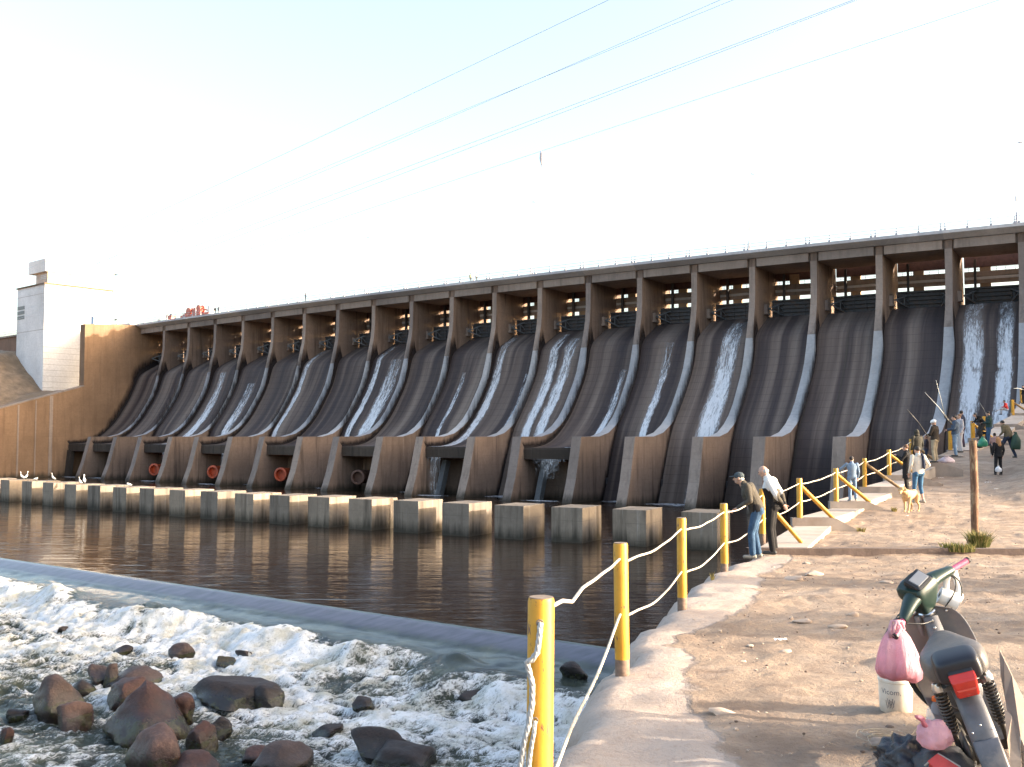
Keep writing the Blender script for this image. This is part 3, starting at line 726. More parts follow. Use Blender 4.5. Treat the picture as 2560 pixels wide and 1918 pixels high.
grid_mesh('river_rapids', RX, RY, Z, rapid_mat(), {'foam': foam, 'turb': turb, 'sky_film': sky_film})
def surf(x, y):
    p = Vector((x, y, 0)) - Vector((WO.x, WO.y, 0)); t = p.dot(WD); v = p.dot(WN)
    return float(np.interp(v, prof_v, prof_z)) + WATER

# riverbed plain to the horizon
mb = MB(); mb.add([(-3000, -1500, -14), (3000, -1500, -14), (3000, 4500, -14), (-3000, 4500, -14)], [(0, 1, 2, 3)])
o = mb.build('plain', M_HILL, fixn=False); o['kind'] = 'structure'

# ---------------------------------------------------------------- right bank
LIP = [(-25, -4.2), (-8, -2.3), (0, -1.0), (3, -.45), (6, .23), (6.54, .35), (7.26, .49), (8.14, .68), (8.67, .85), (9.61, 1.1), (10.31, 1.24), (11.63, 1.65), (12.65, 1.99), (13.84, 2.4), (14.88, 2.75), (16.27, 3.29), (17.49, 3.87), (18.6, 4.34), (20.2, 4.95),
       (25, 7.0), (29.5, 9.35), (34, 11.8), (38, 14.1), (42.4, 16.7), (52, 22.7), (57, 25.7), (62, 28.4), (84, 41.9), (95, 48.5), (125, 66)]
def xlip(y): return np.interp(y, [a for a, b in LIP], [b for a, b in LIP])
ZP = [(-30, -1.85), (0, -1.9), (6, -1.95), (9, -2.03), (12, -2.12), (15, -2.18), (18, -2.26), (19.25, -2.295), (19.45, -2.20), (22, -2.30), (25, -2.37), (28.5, -2.20), (31, -2.1), (34, -2.0), (38, -1.85), (42.4, -1.68), (44.4, -1.1), (50, -.85), (57, -.45), (62, -.2), (84, 1.5), (95, 3.0), (125, 6)]
def zpath(y): return np.interp(y, [a for a, b in ZP], [b for a, b in ZP])
def zground(x, y):
    x = np.asarray(x, float); y = np.asarray(y, float)
    e = x - xlip(y)
    z = zpath(y)
    off = 9 - 5.0 * sstep(22, 36, y)
    rise = np.clip(e - off, 0, 60)
    z = z + .30 * rise * sstep(-6, 3, e - off) * sstep(22, 34, y) * .8 * (1 - sstep(42, 50, y))
    z = z + 1.2 * sstep(0, 1, (e - off - 14) / 10) * sstep(20, 30, y)
    # unseen ridge and hill added at right, shaped to shade foreground, crowd and dam
    q = sstep(10.5, 15.5, x)
    hgt = (2.35 + 3.6 * (fbm(x * .2, y * .9, 3, 4) - .5)) * (1 - sstep(7.4, 9.8, y)) + sstep(7, 9, y) * (1 - sstep(15, 19, y)) * (.3 + 2.9 * sstep(.45, .8, vn(x * .06, y * 1.15, 33)))
    z = z + q * hgt
    z = z + sstep(34, 43, y) * np.clip((e - 6.5) * (.62 + .9 * sstep(106, 115, y)), 0, 5 + 20 * sstep(109, 117, y)) * sstep(6, 9, e)
    z = z + .05 * (fbm(x * .5, y * .5, 4, 91) - .5) * 2 + .028 * (fbm(x * 2.5, y * 2.5, 4, 92) - .5) * 2 + .010 * (fbm(x * 8, y * 8, 2, 94) - .5) * 2
    z = z + .16 * (fbm(x * .33, y * .33, 3, 93) - .5) * sstep(24, 40, y)
    return z
ys = np.concatenate([np.linspace(-25, 3, 20), np.arange(3.3, 16, .075), np.arange(16, 19.2, .12), [19.24, 19.33, 19.42, 19.5], np.arange(19.6, 48, .22), np.arange(48.5, 126, 1.0)])
es = np.concatenate([[-.30, -.28, -.16, -.05, .03, .12], np.arange(.22, 6, .075), np.arange(6, 12, .2), np.arange(12.3, 40, .8), [46, 54, 66, 90, 150]])
EE, YY = np.meshgrid(es, ys)
jag = (fbm(YY * 1.3, YY * 0, 4, 11) - .5) * .34 * sstep(21, 17, YY) + (fbm(YY * 4.5, EE * 2, 3, 12) - .5) * .10 * sstep(21, 17, YY)
XX = xlip(YY) + EE + jag * sstep(1.6, .2, EE)
ZZ = zground(XX, YY)
drop = np.select([EE <= -.29, EE <= -.27, EE <= -.15, EE <= -.04, EE <= .04, EE <= .13], [9.6, 1.5, .42, .17, .055, .015], 0)
ZZ = ZZ - drop
# loose sheets of broken crust on the dirt
con = sstep(.22, -.22, EE - np.interp(YY, [4, 6.5, 8.5, 9.8, 11.4, 13, 14.5, 17, 19], [1.0, .88, .68, .50, .58, 1.15, 1.0, .85, .7]) + (fbm(YY * .8, EE * .8, 4, 55) - .5) * .55)
con = con * sstep(19.6, 19.2, YY)
rockat = (EE < -.10).astype(float)
ZZ = ZZ + con * .012 + sstep(.2, .6, EE) * (1 - .65 * con) * sstep(40, 25, YY) * (.040 * (fbm(XX * 1.9, YY * 1.9, 3, 201) - .5) + .05 * np.clip(fbm(XX * 4.5, YY * 4.5, 3, 202) - .60, 0, 1) * 2 + .016 * (fbm(XX * 10, YY * 10, 2, 203) - .5))
grid_mesh('ground', XX, YY, ZZ, M_DIRT, {'concrete': con, 'rock': rockat})
def zg(x, y): return float(zground(np.array(x), np.array(y)))
NUM = ['first', 'second', 'third', 'fourth', 'fifth', 'sixth', 'seventh', 'eighth', 'ninth', 'tenth', 'eleventh', 'twelfth', 'thirteenth', 'fourteenth', 'fifteenth', 'sixteenth', 'seventeenth', 'eighteenth', 'nineteenth', 'twentieth']
# ---------------------------------------------------------------- baffle blocks in the river
M_BLOCK = concrete('baffle_block_concrete', (.27, .225, .18), (.075, .063, .052), (.48, .45, .42), 1.25, WATER)
BD = Vector((-.85, .527, 0)); BN = Vector((-.527, -.85, 0)); MBk = Matrix((BD, BN, (0, 0, 1))).transposed()
mb = MB(); mb.box((0, 0, .25), (3.1, 4.05, 5.7)); blk = mb.build('block', M_BLOCK, bevel=.05)
bme = blk.data; bpy.data.objects.remove(blk)
bpos = [(1584 + (1708 - 1584) * .5, 1282)]
# measured top-left corners of the row, thinned out with distance
row = [1708, 1537, 1384, 1242, 1111, 989, 877, 775, 679, 592, 506, 428, 353, 286, 223, 165, 110, 58, 4, -46]
A0 = Vector((13.05, 84.64, 0)); A1 = Vector((-75.5, 147.4, 0))
rowc = np.polyfit([13.05, -11.85, -35.4, -75.51], [84.64, 100.15, 114.34, 147.38], 2)
blocks = []
for i, px in enumerate(row):
    r = ray(px, 1250); k = r.x / r.y
    # intersect x = k*y with y = poly(x)
    x = 0
    for _ in range(60): x = .5 * x + .5 * k * float(np.polyval(rowc, x))
    y = x / k if abs(k) > 1e-4 else float(np.polyval(rowc, x))
    dx = 2 * rowc[0] * x + rowc[1]; d = Vector((-1, -dx, 0)).normalized(); n = Vector((-d.y, d.x, 0))
    if n.y > 0: n = -n
    c = Vector((x, y, 0)) - d * 1.38 - n * 1.88
    o = link(bpy.data.objects.new('baffle_block', bme)); o.location = (c.x, c.y, WATER + rnd.uniform(-.04, .04)); o.rotation_euler = (0, 0, math.atan2(d.y, d.x))
    lab = 'weathered square concrete block in the river, %s in its row from the right' % NUM[i]
    if i == 0: lab = 'weathered square concrete block seen behind the ropes, nearest the right bank'
    tag(o, lab, 'concrete block', 'concrete blocks standing in a row in the river'); blocks.append(o)

# ---------------------------------------------------------------- white birds on the far blocks
M_BIRD = simple('white_feathers', (.82, .82, .80), .8, .05, 8); M_BEAK = simple('yellow_beak', (.6, .38, .08), .5, .1, 8); M_BDARK = simple('dark_plumage', (.05, .05, .055), .7, .2, 8)
def bird(loc, rz, h, lab, upright=True):
    b = empty('bird', loc, rz, lab, 'bird', 'white birds resting on the far blocks'); k = h
    mb = MB(); X = (1, 0, 0)
    if upright:
        secs = [((0, -.34 * k, .16 * k), .03 * k, .02 * k), ((0, -.20 * k, .24 * k), .10 * k, .08 * k), ((0, -.02 * k, .36 * k), .15 * k, .14 * k), ((0, .10 * k, .50 * k), .12 * k, .12 * k), ((0, .14 * k, .64 * k), .055 * k, .06 * k), ((0, .12 * k, .78 * k), .045 * k, .05 * k), ((0, .15 * k, .90 * k), .065 * k, .07 * k), ((0, .20 * k, .96 * k), .03 * k, .03 * k)]
    else:
        secs = [((0, -.42 * k, .22 * k), .03 * k, .02 * k), ((0, -.22 * k, .26 * k), .15 * k, .12 * k), ((0, .02 * k, .30 * k), .21 * k, .19 * k), ((0, .2 * k, .36 * k), .14 * k, .16 * k), ((0, .28 * k, .46 * k), .09 * k, .10 * k), ((0, .32 * k, .52 * k), .04 * k, .04 * k)]
    mb.loft([(c, a, e, X, Vector((0, -.55, .83))) for c, a, e in secs], 12); mb.build('body', M_BIRD, b, smooth=True)
    mb = MB(); t = Vector(secs[-1][0]); mb.tube([t, t + Vector((0, .11 * k, -.02 * k))], [.022 * k, .004 * k], 6); mb.build('beak', M_BEAK, b)
    for q in (-1, 1):
        mb = MB(); mb.tube([(q * .05 * k, 0, .3 * k), (q * .05 * k, .01, 0)], .014 * k, 5); mb.build('leg', M_BDARK, b)
def bt(i, u, v): q = blocks[i]; M = q.rotation_euler.to_matrix(); p = M @ Vector((u, v, 0)) + Vector(q.location); p.z = q.location.z + 3.1; return p
bird(bt(18, .6, -.6), 2.2, 1.15, 'white bird standing upright, facing left, at the far left end of the block row')
bird(bt(18, -1.15, -.5), -1.0, 1.25, 'tall white bird standing upright with its head turned right, second from the left')
bird(bt(17, 1.15, .3), -1.3, .85, 'small white bird crouched low beside two upright ones at the left edge', False)
bird(bt(17, -1.0, -1.2), 1.9, 1.15, 'white bird standing alone in the middle of the bird group', True)
bird(bt(15, 1.0, -.4), .6, 1.3, 'tallest white bird, stretching up behind another on the same block')
bird(bt(15, .2, .6), 2.6, 1.0, 'white bird hunched in front of the tallest one', True)
bird(bt(13, .7, .3), 1.5, .9, 'white bird sitting low, well to the right of the others', False)

# ---------------------------------------------------------------- boulders in the rapids
def rock_mat(name, a, b, wetc):
    t = NT(name); cw = t.co('Object'); w_ = t.co('World')
    n = t.noise(cw, 1.3, 6, .65); f = t.noise(cw, 9, 6, .7)
    c = t.ramp(n, [(.32, a), (.6, b), (.78, tuple(min(1, x * 1.5) for x in b))]); c = t.mix(t.ramp(f, [(.45, .5), (.65, 0.)]), c, tuple(x * .5 for x in a))
    g = t.node('ShaderNodeNewGeometry'); s = t.node('ShaderNodeSeparateXYZ'); t.l.new(g.outputs['Position'], s.inputs[0])
    rel = t.attr('above')
    k = t.ramp(t.math('ADD', rel, t.math('MULTIPLY', t.math('SUBTRACT', n, .5), .7)), [(.30, 1.), (.66, 0.)])
    c = t.mix(k, c, wetc); moss = t.ramp(t.math('MULTIPLY', k, t.noise(cw, 2.2, 4, .6)), [(.45, 0.), (.6, .7)]); c = t.mix(moss, c, (.035, .040, .012))
    t.col(c); t.set(Roughness=t.ramp(k, [(0., .75), (1., .18)])); t.bump(f, .8, .06); return t.m
MR = [rock_mat('red_brown_rock', (0.0432, 0.0174, 0.0132), (0.0900, 0.0384, 0.0288), (0.0158, 0.0074, 0.0066)), rock_mat('pale_pink_rock', (0.0864, 0.0446, 0.0348), (0.1800, 0.1023, 0.0780), (0.0324, 0.0155, 0.0132)),
      rock_mat('dark_wet_rock', (0.0187, 0.0124, 0.0120), (0.0374, 0.0236, 0.0204), (0.0101, 0.0074, 0.0072)), rock_mat('grey_brown_rock', (0.0518, 0.0310, 0.0258), (0.1044, 0.0651, 0.0528), (0.0216, 0.0136, 0.0120)), rock_mat('mossy_rock', (0.0245, 0.0198, 0.0084), (0.0504, 0.0372, 0.0132), (0.0130, 0.0124, 0.0048))]
def boulder_mesh(seed, d, sharp=.5, n=4):
    r = random.Random(seed); bm = bmesh.new(); bmesh.ops.create_icosphere(bm, subdivisions=n, radius=1)
    pl = [(Vector((r.gauss(0, 1), r.gauss(0, 1), r.gauss(0, 1) + .2)).normalized(), r.uniform(.48, .82)) for _ in range(12)]
    for v in bm.verts:
        q = v.co.copy(); u = q.normalized()
        rad = 1.0
        for nn, h in pl:
            dd = u.dot(nn)
            if dd > .05:
                q_ = h / dd
                if q_ < rad + .12: k_ = max(0, .12 - abs(rad - q_)) / .12; rad = min(rad, q_) - k_ * k_ * .03
        x, y, z = u
        rad *= 1 + .16 * (float(fbm(np.array(x * 1.8 + seed), np.array(y * 1.8 + z * 2.3), 3, seed)) - .5) + .07 * (float(fbm(np.array(x * 6 + seed), np.array(y * 6 + z * 7), 2, seed)) - .5)
        v.co = Vector((u.x * rad * d[0], u.y * rad * d[1], u.z * rad * d[2]))
    me = bpy.data.meshes.new('boulder'); bm.to_mesh(me); bm.free()
    me.polygons.foreach_set('use_smooth', [True] * len(me.polygons)); me.set_sharp_from_angle(angle=R(40)); return me
# px centre x, bottom y, width px, height px (of 2560), material, tilt, label
RK = [(352, 1855, 215, 112, 0, .22, 'big red-brown boulder with a slanted smooth top, left of the pale rounded one'),
      (385, 1945, 165, 128, 1, 0, 'large pale pinkish rounded boulder at the bottom edge, brightest of the rocks'),
      (132, 1798, 140, 84, 3, .25, 'grey-brown slanted boulder at the left of the rock cluster'),
      (172, 1826, 108, 80, 1, -.1, 'pale-topped pyramid-shaped boulder between two darker ones'),
      (312, 1772, 142, 76, 0, .1, 'reddish wedge-shaped boulder at the back of the cluster'),
      (275, 1722, 40, 62, 3, .2, 'small upright grey stone behind the reddish wedge'),
      (245, 1718, 70, 58, 3, -.3, 'grey slanting stone behind the cluster, next to a small upright one'),
      (198, 1738, 62, 36, 2, 0, 'small dark low stone in the gap behind the grey slanted boulder'),
      (330, 1716, 130, 40, 3, .05, 'flat grey slab half awash behind the reddish wedge'),
      (438, 1812, 98, 60, 0, -.15, 'flat-topped red-brown boulder with a sharp right edge'),
      (390, 1832, 78, 62, 1, .15, 'pinkish boulder streaked with water just behind the largest pale one'),
      (494, 1888, 78, 76, 0, 0, 'dark red rounded boulder right of the pale one'),
      (546, 1846, 54, 48, 2, 0, 'small dark red-black stone with foam around it'),
      (482, 1960, 150, 62, 0, .1, 'low dark red boulder cut off by the bottom edge'),
      (640, 1912, 92, 46, 0, .2, 'rounded red-brown boulder near the bottom edge, left of a broad one'),
      (700, 1945, 150, 62, 3, -.1, 'broad brownish boulder cut by the bottom edge beside a rounded one'),
      (580, 1768, 190, 62, 2, .05, 'long dark flat-topped boulder lying across the current'),
      (672, 1768, 80, 54, 2, -.35, 'dark slanting rock with water pouring over it, right of the long flat one'),
      (556, 1668, 54, 27, 4, 0, 'small mossy green rock in the white water'),
      (610, 1648, 72, 20, 2, .1, 'low dark rock awash beside the mossy one'),
      (700, 1622, 80, 26, 4, .3, 'sloping green-topped rock below the weir in white water'),
      (300, 1640, 64, 20, 2, 0, 'low dark rock washed over by foam in mid rapids'),
      (452, 1652, 62, 34, 3, 0, 'grey rounded rock with water sliding over it in mid rapids'),
      (945, 1908, 170, 62, 2, .1, 'dark smooth boulder near the bottom, close to the yellow post'),
      (1010, 1935, 200, 68, 2, -.1, 'broad black boulder cut by the bottom edge, close to the yellow post'),
      (905, 1778, 60, 30, 2, .2, 'small dark stone among foam left of the nearest yellow post'),
      (1400, 1800, 70, 28, 2, 0, 'dark rock awash at the foot of the concrete edge'),
      (1440, 1740, 70, 30, 2, .2, 'dark wet rock at the foot of the bank just below the weir'),
      (12, 1870, 40, 50, 0, 0, 'reddish boulder at the left border of the picture'),
      (45, 1800, 60, 26, 2, 0, 'low dark stone near the left border'), (160, 1585, 40, 18, 2, 0, 'tiny dark rock in the foam near the top left of the rapids'),
      (820, 1840, 90, 26, 2, 0, 'dark stone barely breaking the surface in the middle of the rapids'),
      (1180, 1760, 90, 28, 2, .1, 'dark rock awash between the foam streaks left of the bank')]
for i, (px, pb, wpx, hpx, mi, tilt, lab) in enumerate(RK):
    q = Vector((0, 0, 0)); z = -11.3
    for _ in range(5): q = G(px, pb, z); z = surf(q.x, q.y)
    sc_ = q.y / F; w2 = wpx * sc_ / 2 * 1.08; h2 = hpx * sc_ * 1.02
    me = boulder_mesh(100 + i, (w2 * 1.08, w2 * rnd.uniform(.75, 1.0), h2 * .95)); me.materials.append(MR[mi])
    me.transform(Euler((rnd.uniform(-.15, .15), tilt, rnd.uniform(-.3, .3))).to_matrix().to_4x4())
    zs = [v.co.z for v in me.vertices]; base = .22 * (max(zs) - min(zs))
    at = me.attributes.new('above', 'FLOAT', 'POINT'); at.data.foreach_set('value', [(v.co.z + max(zs) * .15) / max(zs) * .8 for v in me.vertices])
    o = link(bpy.data.objects.new('boulder', me)); o.location = (q.x, q.y + w2 * .3, z + h2 * .30)
    tag(o, lab, 'boulder', 'boulders in the rapids')

# ---------------------------------------------------------------- yellow posts, braces and ropes
def yellow_mat():
    t = NT('chipped_yellow_paint'); cw = t.co('Object'); cs = t.co('Object', (1, 1, .35))
    n = t.noise(cs, 16, 6, .75); f = t.noise(cw, 60, 4, .7)
    c = t.ramp(t.noise(cw, 5, 4, .6), [(.3, (.50, .235, .015)), (.7, (.60, .315, .03))])
    c = t.mix(t.ramp(n, [(.60, 0.), (.625, 1.)]), c, (.16, .07, .035)); c = t.mix(t.ramp(f, [(.66, 0.), (.69, .8)]), c, (.10, .06, .045))
    c = t.mix(t.ramp(t.noise(t.co('Object', (1, 1, .2), loc=(3, 1, 0)), 9, 4), [(.55, 0.), (.75, .35)]), c, (.36, .20, .03))
    t.col(c); t.set(Roughness=.5); t.bump(n, .25, .01); return t.m
M_YEL = yellow_mat(); M_PBASE = simple('bare_rusty_post_foot', (.20, .135, .10), .85, .3, 20, dirt=(.10, .06, .04))
M_YDARK = simple('weathered_brown_brace', (.22, .14, .07), .8, .35, 14, dirt=(.45, .27, .05)); M_PTOP = simple('grimy_post_top', (.17, .13, .10), .8, .4, 25)
M_ROPE = simple('pale_rope', (.55, .47, .37), .85, .22, 45, bump=.5); M_ROPEG = simple('grey_steel_rope', (.36, .36, .36), .5, .35, 60, bump=.5)
POSTS = []
def post(x, y, zb, h, r, lab, lean=(0, 0), brace=None, foot=True, square=False):
    e = empty('yellow_post', (x, y, zb), 0, lab, 'post', 'yellow posts along the river edge')
    top = Vector((lean[0], lean[1], h)); n = 4 if square else 20
    f = .14 / h * 1.15 if foot else 0
    mb = MB(); a = top * f if foot else Vector((0, 0, -.15))
    if square: mb.bar(a, top, r * 1.8, r * 1.8, up=(0, 1, 0)); mb.build('shaft', M_YEL, e, bevel=.006)
    else:
        mb.tube([a, top * .985, top], [r, r, r * .93], n); mb.build('shaft', M_YEL, e, auto=50)
        mb = MB(); mb.tube([top + Vector((0, 0, .0005)), top + Vector((0, 0, .004))], r * .90, n); mb.build('top_face', M_PTOP, e)
    if foot:
        mb = MB(); mb.tube([Vector((0, 0, -.2)), a], r * .985, n); mb.build('foot', M_PBASE, e, auto=50)
    if brace:
        bx, by, bz, mat = brace; mb = MB(); s0 = top * .84; mb.tube([s0, Vector((bx, by, bz))], [r * .74, r * .74], 12); mb.build('brace', mat, e, auto=50)
    POSTS.append((Vector((x, y, zb)), top, r)); return e
post(.125, 4.82, -1.96, 1.19, .064, 'nearest and largest yellow post, with a grey rope threaded through it', (.015, .0), foot=False)
post(.93, 8.5, -2.03, 1.13, .062, 'yellow post second nearest, with a bare grey foot on the concrete edge', (-.01, 0))
post(2.09, 12.35, -2.13, 1.13, .060, 'yellow post third nearest, with a dark rusty foot')
post(3.46, 16.35, -2.22, 1.13, .062, 'yellow post just left of the man in the cap')
post(5.15, 20.6, -2.15, 1.08, .062, 'yellow post hidden behind the two men, its brace showing beside the black trousers', brace=(.80, .0, -.02, M_YEL))
post(7.2, 25.05, -1.92 - .13, .99 + .02, .072, 'yellow post with a yellow brace right of the two men', brace=(.85, .0, .0, M_YEL), foot=False)
post(9.56, 29.5, -1.93, 1.0, .072, 'yellow post the boy in denim is holding on to', brace=(.98, -.05, .0, M_YEL), foot=False)
post(12.0, 34.0, -1.73, 1.0, .072, 'yellow post with a worn brown brace, right of the boy in denim', brace=(1.15, -.05, .0, M_YDARK), foot=False)
post(14.35, 38.0, -1.49, 1.0, .078, 'yellow post with a yellow brace beside the person in the black coat', brace=(1.1, -.05, .0, M_YEL), foot=False)
post(17.0, 42.5, -1.1, 1.0, .075, 'small yellow post beside the dark-hooded person', brace=(1.1, -.05, .0, M_YDARK), foot=False)
post(22.85, 52.0, -.72, 1.12, .085, 'orange-yellow square post between the hard hat and the blue jacket', foot=False, square=True)
post(26.35, 57.0, -.10, 1.0, .10, 'orange square post with a diagonal brace above the wooden pole', brace=(1.35, .2, -.05, M_YEL), foot=False, square=True)
post(28.9, 61.0, .0, 1.25, .085, 'orange square post right of the one with a diagonal brace', foot=False, square=True)
post(42.0, 83.5, 1.95, 1.15, .11, 'brown square post with a brace behind the person in red', brace=(1.6, .2, .0, M_YDARK), foot=False, square=True)
post(48.4, 94.5, 3.35, 1.2, .12, 'orange square post at the right border below the dark figure', foot=False, square=True)
def strands(pts, r, mat, name='rope', pitch=7.0):
    mb = MB(); L = 0; tw = []
    fine = []
    for a, b in zip(pts, pts[1:]):
        n = max(2, int((b - a).length / (r * 1.3)))
        for k in range(n): fine.append(a.lerp(b, k / n))
    fine.append(pts[-1])
    for s_ in range(3):
        q = []; L = 0; prev = fine[0]
        for k, p in enumerate(fine):
            L += (p - prev).length; prev = p; t = (fine[min(k + 1, len(fine) - 1)] - fine[max(k - 1, 0)]).normalized(); x = t.cross(Vector((.3, 1, .2))).normalized(); y = x.cross(t); an = L / (r * pitch) * 2 * math.pi + s_ * 2.094
            q.append(p + (x * math.cos(an) + y * math.sin(an)) * r * .36)
        mb.tube(q, r * .66, 6)
    return mb.build(name, mat, smooth=True)
def rope(i, j, fa, fb, sag, lab, r=.0125, kink=0, mat=None, offx=0):
    (a, ta, ra), (b, tb, rb) = POSTS[i], POSTS[j]
    p = a + ta * fa; q = b + tb * fb
    pts = []
    N = 18
    for k in range(N + 1):
        t = k / N; c = p.lerp(q, t); c.z -= 4 * sag * t * (1 - t) + (kink * math.exp(-((t - .28) / .08) ** 2) if kink else 0) + .006 * math.sin(t * 17 + i)
        c.x += .008 * math.sin(t * 11 + j); pts.append(c)
    o = strands(pts, r, mat or M_ROPE) if i < 2 else None
    if o is None: mb = MB(); mb.tube(pts, r, 8); o = mb.build('rope', mat or M_ROPE, smooth=True)
    tag(o, lab, 'rope', 'ropes strung between the yellow posts')
SP = ['nearest and second nearest', 'second and third', 'third and fourth', 'fourth post and the man in the cap', 'men and the next braced', 'braced post right of the men and the boy\'s', 'boy\'s post and the brown-braced', 'brown-braced post and the one by the black coat', 'black coat and the dark-hooded person\'s']
for i in range(9):
    fa, fb = (.86, .88) if i else (.95, .88)
    rope(i, i + 1, fa, fb, (.02, .06, .05, .06, .05, .06, .07, .06, .06)[i], 'upper pale rope between the %s posts' % SP[i] if 'man' not in SP[i] and 'men' not in SP[i] else 'upper pale rope between the %s' % SP[i] + (' post' if i == 4 else ''), .0115 if i < 5 else .015, kink=.06 if i == 0 else 0)
    rope(i, i + 1, (.20, .46, .40, .42, .42, .42, .42, .42, .42)[i], (.48, .42, .44, .42, .42, .42, .42, .42, .42)[i], (.03, .10, .09, .09, .08, .06, .07, .06, .06)[i], 'lower pale rope between the %s posts' % SP[i] if 'man' not in SP[i] and 'men' not in SP[i] else 'lower pale rope between the %s' % SP[i] + (' post' if i == 4 else ''), .0115 if i < 5 else .015)
# grey rope looped through the nearest post
a, ta, ra = POSTS[0]
def pp(px, py, Y): return P(px, py, Y)
o = strands([pp(1351, 1558, 4.76), pp(1350, 1575, 4.735), pp(1347, 1605, 4.73), pp(1343, 1632, 4.725), pp(1330, 1650, 4.725), pp(1317, 1655, 4.73), pp(1322, 1675, 4.735), pp(1331, 1712, 4.735), pp(1330, 1760, 4.735), pp(1321, 1815, 4.735), pp(1310, 1860, 4.735), pp(1300, 1920, 4.735), pp(1296, 2000, 4.735)], .0155, M_ROPEG); tag(o, 'thick grey rope hanging down the face of the nearest yellow post', 'rope', 'ropes strung between the yellow posts')
o = strands([pp(1338, 1803, 4.75), pp(1335, 1830, 4.73), pp(1326, 1880, 4.73), pp(1318, 1960, 4.73)], .0125, M_ROPEG); tag(o, 'thin grey rope end coming out low on the nearest yellow post', 'rope', 'ropes strung between the yellow posts')
mb = MB(); mb.torus(pp(1350, 1558, 4.757), .015, .004, 'y', 16, 6); mb.torus(pp(1338, 1801, 4.757), .012, .0035, 'y', 16, 6); o = mb.build('eyelet', M_PTOP, smooth=True)
e0 = [q for q in bpy.data.objects if q.name == 'yellow_post'][0]; o.parent = e0; o.data.transform(Matrix.Translation(-e0.location))

# ---------------------------------------------------------------- stepped concrete walkway along the edge
M_STEP = simple('walkway_concrete', (.34, .29, .25), .9, .18, 1.6, bump=.35, dirt=(.25, .19, .15), co='World')
M_SILL = simple('sill_concrete', (.26, .215, .185), .9, .18, 2, bump=.35, dirt=(.20, .15, .12), co='World')
st = empty('stepped_walkway', (5.1, 20, -2.2), 0, 'stepped concrete walkway with low sills climbing beside the railing', 'steps'); SI = Matrix.Translation(-st.location)
def spart(mb, name, m, **k):
    o = mb.build(name, m, st, **k); o.data.transform(SI); return o
steps = [(4.95, 19.55), (7.2, 25.05), (9.56, 29.5), (12.0, 34.0), (14.35, 38.0), (17.0, 42.5), (20, 47.2), (22.9, 52), (26.3, 57), (28.9, 61), (35, 72), (42, 83.5), (48.4, 94.5)]
szt = [-2.17, -2.03, -1.91, -1.71, -1.47, -1.08, -.9, -.70, -.08, .03, .9, 1.97, 3.37]
for i in range(len(steps) - 1):
    (x0, y0), (x1, y1) = steps[i], steps[i + 1]; wd = (.80, .85, .95, 1.0, 1.05, 1.1, 1.1, 1.2, 1.3, 1.4, 1.5, 1.6)[i]
    z0 = szt[i] + (.0 if i == 0 else -.02); z1 = szt[i + 1] - .19; lx = -.16
    mb = MB(); d_ = .9
    ya, yb = y0 + (.12 if i else 0.02), y1 - .10
    vs = [(x0 + lx, ya, z0 - d_), (x0 + wd, ya, z0 - d_), (x1 + wd * .93, yb, z1 - d_), (x1 + lx, yb, z1 - d_), (x0 + lx, ya, z0), (x0 + wd, ya, z0), (x1 + wd * .93, yb, z1), (x1 + lx, yb, z1)]
    mb.add(vs, [(3, 2, 1, 0), (4, 5, 6, 7), (0, 1, 5, 4), (1, 2, 6, 5), (2, 3, 7, 6), (3, 0, 4, 7)]); spart(mb, 'slab', M_STEP, bevel=.012)
    if i < len(steps) - 1:   # sill across the head of this slab, with a sloping tail
        mb = MB(); L = wd + .05; zt = szt[i + 1]; tl = .62 + .1 * i if i < 6 else .8
        poly = [(-.2, -.9), (L + tl, -.9), (L + tl, -.34), (L, 0), (-.2, 0)]; nn = 5
        vs = [(x1 + a, y1 - .09 - .03 * a, zt + b) for a, b in poly] + [(x1 + a, y1 + .10 - .03 * a, zt + b) for a, b in poly]
        mb.add(vs, [tuple(range(nn)), tuple(range(2 * nn - 1, nn - 1, -1))] + [(q, (q + 1) % nn, nn + (q + 1) % nn, nn + q) for q in range(nn)])
        spart(mb, 'sill', M_SILL, bevel=.01)
# kerb that crosses the path
M_KERB = simple('shaded_kerb_concrete', (.125, .088, .072), .95, .25, 3, bump=.6, bd=.03, dirt=(.13, .09, .07), co='World')  # shade of the riser put into the kerb's dark colour
mb = MB(); N = 60
for i in range(N):
    x0 = 4.55 + i * .27; x1 = x0 + .27
    def kk(x): return .018 * (float(vn(np.array(x * 1.7), np.array(2.), 5)) - .5), .05 * (float(vn(np.array(x * .9), np.array(7.), 6)) - .5)
    a, b = kk(x0), kk(x1)
    vs = [(x0, 19.28 + a[1], -2.5), (x1, 19.28 + b[1], -2.5), (x1, 19.56, -2.5), (x0, 19.56, -2.5), (x0, 19.30 + a[1], -2.150 + a[0]), (x1, 19.30 + b[1], -2.150 + b[0]), (x1, 19.56, -2.158 + b[0]), (x0, 19.56, -2.158 + a[0])]
    mb.add(vs, [(4, 5, 6, 7), (0, 1, 5, 4), (2, 3, 7, 6)])
o = mb.build('kerb', M_KERB, smooth=False); o['kind'] = 'structure'

